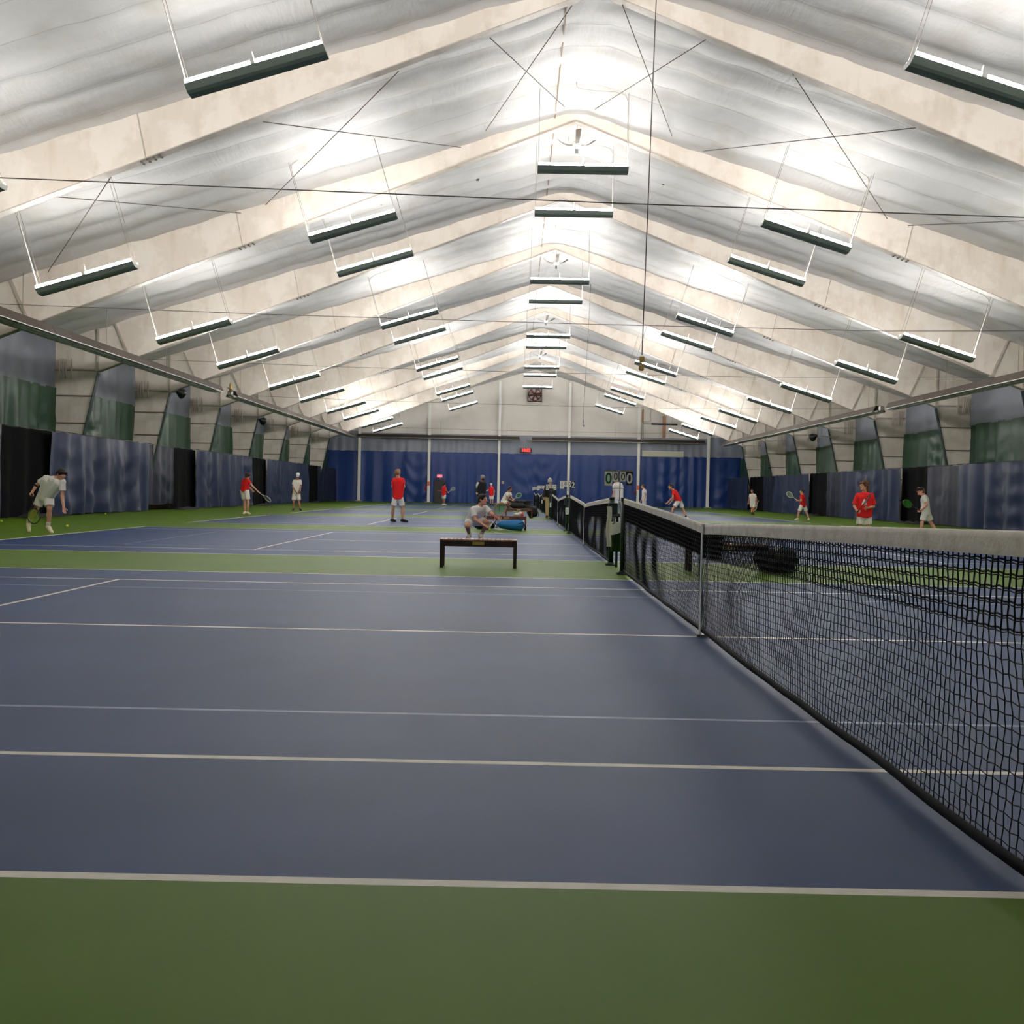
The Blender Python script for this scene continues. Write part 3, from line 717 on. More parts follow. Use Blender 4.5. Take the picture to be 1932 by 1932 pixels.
cf = ceiling_fan()
for i, (k, l) in enumerate([(0, 'nearest, behind the first full roof frame'), (2, 'second from the viewer'), (4, 'third from the viewer'), (6, 'farthest from the viewer')]):
    f = cf if i == 0 else copy_tree(cf); f.location = (.06, 27.766+8*k+.45, 12.32); f.rotation_euler = (0, 0, .42+i*.05); tag(f, 'white ceiling fan with upswept blades, %s' % l, 'ceiling fan', 'ceiling fans')

# ---------------------------------------------------------------- cables across the hall, ropes, small ceiling bits
for i, (y, zl, zr, l) in enumerate([(12.9, 5.85, 5.5, 'nearest the viewer'), (27.3, 6.25, 6.1, 'second from the viewer'), (42.2, 6.5, 6.4, 'third from the viewer'), (56.9, 6.3, 6.2, 'fourth from the viewer'), (90.3, 6.75, 6.7, 'in front of the far wall')]):
    b = MB().m(dark_wire, True); b.tube([(-18.9, y, zl+.15), (-9, y, zl-.05), (0, y, (zl+zr)/2-.08), (9, y, zr-.05), (18.9, y, zr+.15)], .009, 6, False)
    tag(b.build('span_cable'), 'thin dark cable strung right across the hall, %s' % l, 'cable', 'cables across the hall')
r = empty('pulley_rope', (.58, 15.0, 3.3)); b = MB().m(dark_wire, True); b.tube([(.0, 0, .27), (.16, 0, 9.1)], .009, 6); b.build('rope', r)
b = MB().m(brass); b.bbox(-.045, .045, -.03, .03, .14, .25, .012); b.build('pulley_block', r)
b = MB().m(brass); b.bbox(-.05, .04, -.03, .03, .0, .11, .02); b.build('pulley_block', r)
b = MB().m(black_pl, True); b.tube([(0, 0, .1), (0, 0, .16)], .01, 6); b.build('hook', r)
tag(r, 'rope hanging from the roof with two brass pulley blocks', 'rope')
r = empty('hook_rope', (1.8, 50, 4.6)); b = MB().m(wire_m, True); b.tube([(0, 0, .25), (.25, 0, 7.3)], .009, 6); b.build('rope', r); b = MB().m(black_pl, True); b.tube([(0, 0, .3), (0, 0, 0), (.06, 0, -.05), (.08, 0, .05)], .02, 6); b.build('hook', r)
tag(r, 'thin grey rope ending in a small hook before the far wall', 'rope')
# round vents / sprinkler plates in the liner
vl = [(884, 196, 23.3, 'left of the ridge'), (1320, 208, 23.3, 'right of the ridge'), (1648, 328, 24, 'on the right slope'), (550, 300, 24, 'on the left slope'), (215, 404, 24, 'near the left wall'), (901, 338, 31.5, 'left of the ridge, second bay'), (1252, 346, 31.5, 'right of the ridge, second bay'), (718, 384, 31.5, 'left slope, second bay')]
for u, v, Y, l in vl:
    rr = ray(u, v); best = None
    for t in np.linspace(14, 45, 1200):
        P = CPOS+rr*t
        if P[2] > roof(P[0])-.03: best = P; break
    b = MB().m(fan_dark, True); b.lathe([(.001, -.05), (.05, -.045), (.055, -.01), (.05, .03)], n=12)
    o = b.build('sprinkler_head'); o.location = best; tag(o, 'small dark round sprinkler plate on the white ceiling liner, %s' % l, 'sprinkler', 'sprinkler plates')
# loudspeakers / floodlights on the columns
def speaker(u, v, Y, label, s, bar):
    P = atY(u, v, Y); r = empty('loudspeaker', tuple(P)); b = MB().m(black_pl, True)
    b.lathe([(.04, .2), (.1, .12), (.22, -.1), (.26, -.22), (.24, -.22), (.05, -.1)], n=14); o = b.build('horn', r); o.rotation_euler = (PI/2-.3, 0, s*.5)
    b = MB().m(black_pl); b.bbox(-.1, .1, -.02, .24, -.1, .12, .03); b.build('driver', r)
    b = MB().m(steel_edge); b.box(min(0, s*bar), max(0, s*bar), .1, .16, -.04, .04); b.build('support_bar', r)
    tag(r, label, 'loudspeaker', 'black horn loudspeakers')
speaker(338, 740, 47.0, 'black horn loudspeaker on the left wall, in the third bay seen from the left', -1, .9)
speaker(493, 793, 63.5, 'black horn loudspeaker on the left wall above the white-capped player', -1, 1.0)
speaker(1537, 823, 59.5, 'black horn loudspeaker on the right wall above the far red player', 1, 1.5)

# ================================================================ NETS
NH0, NH1 = .914, 1.09
def ntop(t):                                      # t: metres from the centre strap
    return NH0+(NH1-NH0)*(min(abs(t), 6.4)/6.4)**.84
def make_net():
    r = empty('tennis_net')
    H = 6.32; sp = .0445
    def bulge(y, z):                              # the cloth is not flat
        return .028*math.sin(y*1.3+.6)*math.sin(PI*min(1, z/.9)) + .035*mnoise.noise(Vector((y*1.4, z*2.2, 3.3)))*(1-abs(z/.9-.5)) - .03*math.exp(-(y/.25)**2)*math.sin(PI*min(1, z/.9))
    def wob(y, z): return y+.005*mnoise.noise(Vector((y*3, z*5, 9)))+.022*mnoise.noise(Vector((y*.9, z*1.6, 5)))*math.sin(PI*min(1, z/.95))
    def strands(dbl):
        V = []; F = []
        def ribbon(pts, r_):                      # four sided cord
            b0 = len(V)//3
            for i, p in enumerate(pts):
                q0 = pts[max(0, i-1)]; q1 = pts[min(len(pts)-1, i+1)]
                dy, dz = q1[1]-q0[1], q1[2]-q0[2]; l = math.hypot(dy, dz) or 1; ny, nz = -dz/l*r_, dy/l*r_
                V.extend((p[0]-r_, p[1], p[2], p[0], p[1]+ny, p[2]+nz, p[0]+r_, p[1], p[2], p[0], p[1]-ny, p[2]-nz))
            for i in range(len(pts)-1):
                for k in range(4): F.append((b0+i*4+k, b0+i*4+(k+1) % 4, b0+(i+1)*4+(k+1) % 4, b0+(i+1)*4+k))
        rnd = random.Random(5)
        ny = int(2*H/sp)
        rows = 22
        for i in range(ny+1):
            y = -H+i*sp; zt = ntop(y)-.05
            k0 = rows-6 if dbl else 0
            pts = []
            for k in range(k0, rows+1):
                z = .05+(zt-.05)*k/rows
                off = (.003*(1 if (k+i) % 2 else -1)) if dbl else .004*(1 if (k+i) % 2 else -1)
                pts.append((bulge(y, z)+(.006 if dbl else 0), wob(y, z)+off+(.015 if dbl else 0), z+.004*mnoise.noise(Vector((y*9, z*9, 1)))))
            ribbon(pts, 0.0031 if dbl else .0022)
        for k in range((rows-6) if dbl else 0, rows+1):
            pts = []
            for i in range(ny+1):
                y = -H+i*sp; z = .05+(ntop(y)-.10)*k/rows
                pts.append((bulge(y, z)+(.006 if dbl else 0), wob(y, z), z+.004*mnoise.noise(Vector((y*9, z*9, 1)))-(.005 if i % 2 else 0)+(.008*dbl)))
            ribbon(pts, 0.0033 if dbl else .0022)
        return np.array(V).reshape(-1, 3), F
    V, F = strands(0); mesh_np('mesh', V, F, net_black, r, False)
    V, F = strands(1); mesh_np('double_mesh', V, F, net_black, r, False)
    # headband
    ys = np.linspace(-H, H, 220); P = np.zeros((9, 220, 3))
    prof = [(-.007, -.075), (-.010, -.055), (-.009, -.05), (-.013, -.02), (-.010, 0.0), (0, .006), (.010, 0.0), (.013, -.03), (.008, -.075)]
    for i, y in enumerate(ys):
        for j, (dx, dz) in enumerate(prof): P[j, i] = (dx+.004*mnoise.noise(Vector((y*7, dz*30, 2)))+bulge(y, ntop(y))*.2, y, ntop(y)+dz+.0025*mnoise.noise(Vector((y*12, 4, 2))))
    b = MB().m(band_m, True); b.grid(P); b.build('headband', r)
    b = MB().m(white_m); b.prism([(-.028, .0), (-.02, .0), (-.018, ntop(0)+.008), (-.026, ntop(0)+.008)], -.025, .025); b.prism([(.02, .0), (.028, .0), (.026, ntop(0)+.008), (.018, ntop(0)+.008)], -.025, .025); b.box(-.026, .026, -.025, .025, ntop(0)+.004, ntop(0)+.012)
    b.m(grey_metal); b.box(-.05, .05, -.04, .04, 0.0, .02); b.build('centre_strap', r)
    b = MB().m(net_black, True); P = np.zeros((7, 220, 3))
    for i, y in enumerate(ys):
        for j in range(7): t = 2*PI*j/6; P[j, i] = (.008*math.cos(t)+bulge(y, .05), y, .052+.024*math.sin(t)+.006*mnoise.noise(Vector((y*2, 1, 1))))
    b.grid(P); b.build('bottom_hem', r)
    for s in (-1, 1):
        b = MB().m(net_black, True); b.tube([(0, s*6.32, .04), (0, s*6.32, 1.05)], .011, 6); b.build('side_hem', r)
        b = MB().m(white_m, True); b.tube([(0.02, s*6.33, .04)]+[(0.02+.008*(-1)**k, s*(6.335+.02*(k % 2)), .04+k*.055) for k in range(1, 17)], .004, 5); b.build('lacing', r)
        b = MB().m(dark_green, True); b.tube([(0, s*6.4, 0), (0, s*6.4, 1.08)], .042, 14); b.tube([(0, s*6.4, 1.07), (0, s*6.4, 1.105)], .046, 14)
        b.m(dark_green); b.bbox(-.09, .09, s*6.4-.09, s*6.4+.09, 0, .022, .006); b.bbox(-.05, .05, s*6.4-.05, s*6.4+.05, .02, .05, .006); b.build('post', r)
        if s > 0:
            b = MB().m(black_pl, True); b.bbox(-.04, .04, s*6.4+.03, s*6.4+.11, .78, .96, .01); b.tube([(-.05, s*6.4+.09, .86), (-.12, s*6.4+.09, .86), (-.12, s*6.4+.1, .74), (-.15, s*6.4+.1, .72)], .009, 6); b.build('crank', r)
    b = MB().m(dark_wire, True); b.tube([(0, -6.4, 1.05)]+[(0, y, ntop(y)-.03) for y in (-5, -2.5, 0, 2.5, 5)]+[(0, 6.4, 1.05)], .004, 5); b.build('cable', r)
    return r
net0 = make_net()
NL = ['large in the right foreground, on the nearest court', 'on the second court, behind the two green posts', 'on the third court, left of the second', 'on the fourth court', 'on the fifth court', 'on the farthest court']
for i in range(6):
    o = net0 if i == 0 else copy_tree(net0); o.location = (0, 5.485+i*CT, 0)
    tag(o, 'black tennis net with a white headband, %s' % NL[i], 'tennis net', 'tennis nets')

# ---------------------------------------------------------------- score boards on the near posts of nets 2..6
def scoreboard(loc, cards, label, cross=True):
    r = empty('scoreboard', loc); b = MB().m(black_pl, True); b.tube([(.02, 0, -.62), (.02, 0, .0)], .007, 6); b.build('pole', r)
    b = MB().m(grey_metal); b.box(-.225, .225, -.012, .012, -.012, .008); b.build('top_bar', r)
    if cross: b = MB().m(brownw, True); b.tube([(-.1, 0, -.285), (.12, 0, -.285)], .005, 6); b.build('cross_rod', r)
    xs_ = [(-.23, -.105, .225), (-.095, -.01, .155), (.02, .11, .155), (.115, .225, .215)]
    for (a, c, h), (ch, st) in zip(xs_, cards):
        b = MB().m(sign_b if st == 'w' else sign_w); b.bbox(a, c, -.01, .004, -.02-h, -.014, .003); cd = b.build('score_card', r)
        M = Matrix.Translation(((a+c)/2, -.0125, -.018-h/2-.005)) @ FACE @ Matrix.Diagonal((.92, 1.05, 1, 1))
        text_mesh(ch, h*1.02, {'g': digit_g, 'k': digit_k, 'w': digit_w}[st], 'digit', cd, M, .0015, .004 if st != 'k' else .0)
    tag(r, label, 'scoreboard', 'scoreboards on the net posts'); return r
Y2 = lambda i: 5.485+i*CT-6.4
P = atY(1168, 888, Y2(1)-.06)
scoreboard((P[0], Y2(1)-.06, P[2]), [('0', 'g'), ('0', 'k'), ('0', 'k'), ('0', 'w')], 'big score cards reading 0 0 0 0 on the near post of the second net')
P = atY(1071, 907, Y2(2)-.06)
scoreboard((P[0], Y2(2)-.06, P[2]), [('1', 'k'), ('0', 'k'), ('0', 'k'), ('2', 'w')], 'score cards reading 1 to 2 on the near post of the third net')
P = atY(1040, 914.2, Y2(3)-.06)
scoreboard((P[0], Y2(3)-.06, P[2]), [('0', 'k'), ('0', 'k'), ('0', 'k'), ('0', 'k')], 'white score cards seen against the back of the khaki-trousered official')
P = atY(1021.5, 916.3, Y2(4)-.06)
scoreboard((P[0], Y2(4)-.06, P[2]), [('0', 'k')]*4, 'small white score cards just left of the khaki-trousered official', False)
P = atY(1010.5, 919, Y2(5)-.06)
scoreboard((P[0], Y2(5)-.06, P[2]), [('0', 'k')]*4, 'tiny white score cards at the farthest net post, leftmost of the row', False)

# ---------------------------------------------------------------- court caddies (green bin, tray and cooler) between the courts
def caddy(loc, first, label):
    r = empty('court_caddy', loc)
    b = MB().m(dark_green, True); b.tube([(0, 0, 0), (0, 0, .72)], .022, 8); b.build('stand', r)
    b = MB().m(dark_green, True); b.lathe([(.001, .24), (.085, .25), (.105, .66), (.112, .70), (.10, .70), (.095, .66), (.001, .6)], n=20); b.build('bin', r)
    b = MB().m(dark_green); b.bbox(-.16, .14, -.11, .11, .795, .825, .01); b.build('tray', r)
    b = MB().m(dark_green, True); b.tube([(0, 0, .7), (0, 0, .8)], .022, 8); b.build('tray_stem', r)
    tag(r, label, 'court caddy', 'green court caddies'); return r
for i in range(5):
    yc = 13.35+i*CT
    x = 0.05
    lab = ['dark green bin and tray stand between the two nearest nets', 'dark green bin and tray stand at the near post of the third net', 'dark green bin and tray stand hidden behind the khaki-trousered official', 'small dark green bin and tray stand by the fifth net', 'tiny dark green bin and tray stand by the farthest net'][i]
    caddy((x, yc, 0), i == 0, lab)
    if i < 4:
        b = MB().m(white_m, True); P = np.zeros((7, 21, 3))
        for a in range(7):
            for c in range(21):
                t = 2*PI*c/20; rr = (.118 if a < 5 else .109)+.006*math.sin(5*t+i)+.004*a*.3; z = [.71, .715, .70, .67, .63, .60, .56][a] - (.05*max(0, math.cos(t+2.6)) if a > 3 else 0)
                P[a, c] = (rr*math.cos(t), rr*math.sin(t), z)
        b.grid(P); o = b.build('bin_liner'); o.location = (x, yc, 0)
        tag(o, 'white plastic liner folded over the rim of the green bin, %s' % ['nearest the viewer', 'by the third net', 'by the fourth net', 'by the fifth net'][i], 'bin liner', 'white bin liners')
    if i < 3:
        r = empty('cooler_box', (x-.075, yc-.02, .826)); b = MB().m(dark_green); b.bbox(-.068, .068, -.07, .07, 0, .17, .012); b.build('body', r); b = MB().m(dark_green); b.bbox(-.073, .073, -.075, .075, .165, .19, .008); b.build('lid', r)
        tag(r, 'dark green cooler box standing on the court tray, %s' % ['nearest the viewer', 'by the third net', 'behind the official'][i], 'cooler', 'green cooler boxes')
r = empty('water_bottle', (.075, 13.28, .826)); b = MB().m(water, True); b.lathe([(.001, 0), (.036, .004), (.038, .12), (.034, .15), (.013, .19), (.013, .205)], n=18); b.build('body', r)
b = MB().m(white_m, True); b.lathe([(.015, .205), (.015, .225), (.001, .226)], n=14); b.build('cap', r); tag(r, 'clear water bottle on the nearest green tray, beside the cooler box', 'bottle')
b = MB().m(white_cloth, True); P = np.zeros((15, 9, 3))
for a in range(15):
    for c in range(9): z = .96-.045*a; P[a, c] = (-.04+.075*(c/8-.5)+.008*math.sin(a*.6), .008*math.sin(c*1.6+a*.25)+.0, z)
b.grid(P); o = b.build('towel'); o.location = (-.05, 13.22, .0); tag(o, 'white towel hanging down the left side of the nearest green bin', 'towel')
b = MB().m(white_m, True); b.lathe([(.001, 0), (.04, .002), (.045, .09), (.048, .1), (.044, .1), (.001, .02)], n=16); o = b.build('cup'); o.location = (.03, 13.42, .826); tag(o, 'white cup on the nearest green tray, behind the water bottle', 'cup')

# ---------------------------------------------------------------- benches
def bench(loc, rz, L, label, slats=18, parts=True, red=False):
    r = empty('wooden_bench', loc, rz); D = .36; H = .43; wd = wood_red if red else wood_dark
    hl = L/2
    for sy in (-1, 1):
        b = MB().m(wd); y = sy*(D/2-.02); b.bbox(-hl+.02, hl-.02, y-.016, y+.016, H-.11, H-.022, .004); b.build('apron', r)
        for sx in (-1, 1):
            b = MB().m(wd); x = sx*(hl-.035); b.bbox(x-.027, x+.027, sy*(D/2-.03)-.027, sy*(D/2-.03)+.027, 0, H-.022, .006); b.build('leg', r)
    for sx in (-1, 1):
        b = MB().m(wd); b.bbox(sx*(hl-.035)-.014, sx*(hl-.035)+.014, -D/2+.05, D/2-.05, H-.11, H-.022, .004); b.build('end_rail', r)
    n = slats; w_ = L/n
    for i in range(n):
        b = MB().m(wood_slat if not red else wood_red); b.bbox(-hl+i*w_+.004, -hl+(i+1)*w_-.005, -D/2, D/2, H-.022, H, .004); b.build('slat', r)
    b = MB().m(brass); b.bbox(-.09, .09, -D/2-.003, -D/2+.006, H-.085, H-.035, .001)
    o = b.build('name_plate', r); o['label'] = 'brass name plate'
    tag(r, label, 'bench', 'slatted wooden benches'); return r
bench((-2.11, 12.78, 0), 0, 1.18, 'dark wooden bench with worn pink slats, alone on the green strip in front')
bench((-1.83, 28.15, 0), 0, 1.22, 'wooden bench behind the squatting player, a blue bag beneath it', red=True)
bench((1.68, 12.85, 0), 0, 1.22, 'dark wooden bench seen through the near net, black bag at its end')
bench((-1.42, 42.75, 0), 0, 1.2, 'red brown bench behind the blue bag, with a black bag at its right end', red=True)
bench((-1.95, 57.3, 0), 0, 1.2, 'far bench on which a player in white is sitting', red=True)

# ---------------------------------------------------------------- bags and small things
def bag(loc, rz, L, R, m1, m2, label, logo=None, taper=.75, strap=True, sy=.8):
    r = empty('racket_bag', loc, rz); P = np.zeros((15, 21, 3))
    for a in range(15):
        t = a/14; tp = taper; k = (math.sin(PI*min(.5, t*2.2)) if t < .2275 else 1)*(1-(1-taper)*max(0, (t-.3) if taper > 0 else 0))*((.55+.45*min(1, t*1.6)) if taper < 0 else 1) if t < .93 else (1-(1-taper)*.63 if taper > 0 else 1)*math.sqrt(max(0.02, 1-((t-.93)/.07)**2))
        for c in range(21):
            an = 2*PI*c/20; rr = R*k*(1+.06*mnoise.noise(Vector((t*5, math.cos(an)*2, math.sin(an)*2))))
            z = R*sy+rr*sy*math.sin(an)
            P[a, c] = (L*(t-.5), rr*math.cos(an), max(.003, z))
    b = MB().m(m1, True); b.grid(P); b.build('body', r)
    b = MB().m(m2, True); cs = []
    for a_ in (-.42, .36):
        b.tube([(L*a_, R*.95*math.cos(t)*(.9), R*sy+R*sy*1.0*math.sin(t)) for t in np.linspace(-.5, PI+.5, 14)], .012, 5)
    b.tube([(-L*.5, 0, R*.8), (-L*.53, 0, R*1.1), (-L*.42, 0, R*1.75)], .014, 5)
    if strap: b.tube([(L*.3, -R*.9, R), (L*.45, -R*1.0, R*1.2), (L*.56, -R*.4, R*.5), (L*.5, 0, R*.25)], .014, 5)
    b.build('strap', r)
    if logo:
        b = MB().m(logo); 
        for q in range(2): b.add([(L*.16+q*.05, -R*.93, R*.75-.0), (L*.16+q*.05+.05, -R*.93, R*.75), (L*.16+q*.05+.11, -R*.75, R*1.2), (L*.16+q*.05+.06, -R*.75, R*1.2)], [(0, 1, 2, 3)])
        b.build('emblem', r)
    tag(r, label, 'bag', 'players bags'); return r
bag((-1.72, 28.0, 0), 0, .86, .21, blue_bag, black_soft, 'bright blue racket bag lying under the second bench', white_m, -1, sy=.78)
bag((-2.5, 28.45, 0), .5, .7, .14, black_soft, black_pl, 'black bag on the floor left of the blue bag, behind the squatting player')
bag((2.42, 12.80, .0), 0, .62, .21, black_soft, black_pl, 'bulky black bag at the end of the bench behind the near net', None, 1.0, True, .9)
bag((-.80, 43.0, 0), .1, .46, .25, black_soft, black_pl, 'big black bag standing at the right end of the third bench', None, .5, True, 1.1)
bag((-1.5, 42.9, .43), .0, .7, .15, black_soft, black_pl, 'black bag lying on the third bench')
bag((-1.25, 57.2, .43), .0, .6, .16, black_soft, black_pl, 'black bag on the far bench beside the seated player')
r = empty('equipment_bin', (-1.35, 60.5, 0)); b = MB().m(black_pl); b.bbox(-.75, .75, -.3, .3, 0, .6, .03); b.build('body', r); b = MB().m(black_pl); b.bbox(-.82, .82, -.34, .34, .6, .66, .01); b.build('lid', r); tag(r, 'long black bin with a flat lid behind the far benches', 'bin')
r = empty('drink_bottle', (-2.32, 27.75, 0)); b = MB().m(lime, True); b.lathe([(.001, 0), (.035, .004), (.036, .05), (.033, .055)], n=14); b.build('base', r); b = MB().m(water, True); b.lathe([(.03, .05), (.034, .06), (.034, .17), (.02, .2)], n=14); b.build('body', r); b = MB().m(lime, True); b.lathe([(.022, .2), (.022, .23), (.001, .235)], n=12); b.build('cap', r); tag(r, 'lime and clear drink bottle on the floor left of the blue bag', 'bottle')
r = empty('drink_bottle', (-2.42, 27.8, 0)); b = MB().m(water, True); b.lathe([(.001, 0), (.03, .004), (.03, .17), (.015, .2)], n=14); b.build('body', r); b = MB().m(white_m, True); b.lathe([(.016, .2), (.016, .22), (.001, .225)], n=12); b.build('cap', r); tag(r, 'clear water bottle on the floor, left of the lime bottle', 'bottle')
bnd = empty('towel_pile', (-1.52, 28.12, .43)); b = MB().m(white_cloth, True); b.ball((0, 0, .05), .1, 8, (1, .8, .5)); b.ball((.1, .02, .08), .07, 8, (1, .9, .8)); b.build('cloth', bnd); b = MB().m(red_cloth, True); b.ball((.17, 0, .05), .05, 8, (.8, 1, 1)); b.build('red_cloth', bnd); tag(bnd, 'crumpled white and red cloths on the second bench', 'cloth')
def bag_items():
    for i, (u, v, c, l) in enumerate([(1466, 1035, white_m, 'white'), (1477, 1041, mat('turquoise', srgb(40, 150, 180), .4), 'turquoise'), (1490, 1045, white_m, 'white, right hand')]):
        P = atY(u, v, 12.72); b = MB().m(c, True); b.lathe([(.001, -.05), (.028, -.045), (.028, .03), (.014, .05), (.014, .065)], n=12); o = b.build('bottle'); o.location = P; o.rotation_euler = (0, .5, 0)
        tag(o, '%s bottle poking out of the black bag behind the near net' % l, 'bottle', 'bottles in the black bag')
bag_items()

def ball_at(u, v, label, Z=.033, Y=None, col=None):
    P = atZ(u, v, Z) if Y is None else atY(u, v, Y)
    b = MB().m(ball_m, True); b.ball((0, 0, 0), .033, 10)
    b.m(white_m, True); pts = [(.0335*math.cos(t)*math.cos(.45*math.sin(2*t)), .0335*math.sin(t)*math.cos(.45*math.sin(2*t)), .0335*math.sin(.45*math.sin(2*t))) for t in np.linspace(0, 2*PI, 40)]; b.tube(pts, .0016, 4, False)
    o = b.build('tennis_ball'); o.location = P; tag(o, label, 'tennis ball', 'tennis balls'); return o
ball_at(127, 992.5, 'tennis ball dropping from the hand of the stooping player', Y=20.4)
ball_at(199, 969, 'tennis ball on the floor at the foot of the navy curtain')
ball_at(2.5, 983, 'tennis ball on the floor at the left edge of the picture')
ball_at(1056, 991, 'tennis ball on the floor at the foot of the third net')

# ================================================================ PEOPLE: one continuous surface each, grown from a signed distance field
class Field:
    def __init__(s, lo, hi, h):
        s.lo = np.array(lo)-3*h; s.h = h; s.n = np.ceil((np.array(hi)+3*h-s.lo)/h).astype(int)+1
        s.F = np.full(s.n, 1.0, dtype=np.float32)
    def sub(s, lo, hi):
        a = np.clip(np.floor((lo-s.lo)/s.h).astype(int), 0, s.n-1); b = np.clip(np.ceil((hi-s.lo)/s.h).astype(int)+1, 1, s.n)
        g = np.meshgrid(*[s.lo[i]+s.h*np.arange(a[i], b[i]) for i in range(3)], indexing='ij')
        return (slice(a[0], b[0]), slice(a[1], b[1]), slice(a[2], b[2])), g
    def blend(s, sl, d, k):
        f = s.F[sl]
        if k <= 0: s.F[sl] = np.minimum(f, d); return
        q = np.clip(.5+.5*(f-d)/k, 0, 1); s.F[sl] = f*(1-q)+d*q-k*q*(1-q)
    def cone(s, p, q, r0, r1, k=.02, cut=None):
        p = np.array(p, float); q = np.array(q, float); m_ = max(r0, r1)+k+2*s.h
        sl, g = s.sub(np.minimum(p, q)-m_, np.maximum(p, q)+m_)
        d = q-p; L2 = max(d@d, 1e-9); t = np.clip(((g[0]-p[0])*d[0]+(g[1]-p[1])*d[1]+(g[2]-p[2])*d[2])/L2, 0, 1)
        D = np.sqrt((g[0]-p[0]-t*d[0])**2+(g[1]-p[1]-t*d[1])**2+(g[2]-p[2]-t*d[2])**2)-(r0+(r1-r0)*t)
        if cut:
            for c0, nn in cut:
                nn = np.array(nn, float); nn = nn/np.linalg.norm(nn); D = np.maximum(D, (g[0]-c0[0])*nn[0]+(g[1]-c0[1])*nn[1]+(g[2]-c0[2])*nn[2])
        s.blend(sl, D, k)
    def ell(s, c, M, rad, k=.02, cut=None):
        """ellipsoid, M rows = local axes"""
        c = np.array(c, float); m_ = max(rad)+k+2*s.h; sl, g = s.sub(c-m_, c+m_)
        X = [g[i]-c[i] for i in range(3)]; l = [(X[0]*M[i][0]+X[1]*M[i][1]+X[2]*M[i][2])/rad[i] for i in range(3)]
        r_ = np.sqrt(l[0]**2+l[1]**2+l[2]**2); D = (r_-1)*min(rad)
        if cut:
            for c0, nn in cut: D = np.maximum(D, (g[0]-c0[0])*nn[0]+(g[1]-c0[1])*nn[1]+(g[2]-c0[2])*nn[2])
        s.blend(sl, D, k)
    def floor(s, z):
        zz = s.lo[2]+s.h*np.arange(s.n[2]); s.F = np.maximum(s.F, (z-zz)[None, None, :].astype(np.float32))
    def mesh(s):
        F = s.F; ins = F < 0
        nx, ny, nz = F.shape
        c = np.zeros((nx-1, ny-1, nz-1), dtype=np.int8)
        for i in (0, 1):
            for j in (0, 1):
                for k in (0, 1): c += ins[i:nx-1+i, j:ny-1+j, k:nz-1+k]
        act = (c > 0) & (c < 8); I = np.argwhere(act); idx = np.full(act.shape, -1, dtype=np.int64); idx[act] = np.arange(len(I))
        acc = np.zeros((len(I), 3)); cnt = np.zeros(len(I))
        cor = [(a, b, d) for a in (0, 1) for b in (0, 1) for d in (0, 1)]
        for ca in cor:
            for ax in range(3):
                if ca[ax]: continue
                cb = list(ca); cb[ax] = 1
                fa = F[I[:, 0]+ca[0], I[:, 1]+ca[1], I[:, 2]+ca[2]]; fb = F[I[:, 0]+cb[0], I[:, 1]+cb[1], I[:, 2]+cb[2]]
                cr_ = (fa < 0) != (fb < 0); t = np.where(cr_, fa/np.where(cr_, fa-fb, 1), 0)
                pt = np.array(ca, float)[None]+np.zeros((len(I), 3)); pt[:, ax] += t
                acc += pt*cr_[:, None]; cnt += cr_
        V = s.lo+s.h*(I+acc/np.maximum(cnt, 1)[:, None])
        Q = []
        for ax in range(3):
            o1, o2 = [(1, 2), (2, 0), (0, 1)][ax]
            sl0 = [slice(1, -1)]*3; sl0[ax] = slice(0, -1); sl1 = list(sl0); sl1[ax] = slice(1, None)
            A = ins[tuple(sl0)]; B = ins[tuple(sl1)]; E_ = np.argwhere(A != B)
            off = np.array([1, 1, 1]); off[ax] = 0; E_ = E_+off
            sg = ins[E_[:, 0], E_[:, 1], E_[:, 2]]
            def C(a, b):
                q = E_.copy(); q[:, o1] -= a; q[:, o2] -= b; return idx[q[:, 0], q[:, 1], q[:, 2]]
            q = np.stack([C(1, 1), C(0, 1), C(0, 0), C(1, 0)], 1); q[~sg] = q[~sg][:, ::-1]; Q.append(q)
        Q = np.concatenate(Q); Q = Q[(Q >= 0).all(1)]
        return V, Q

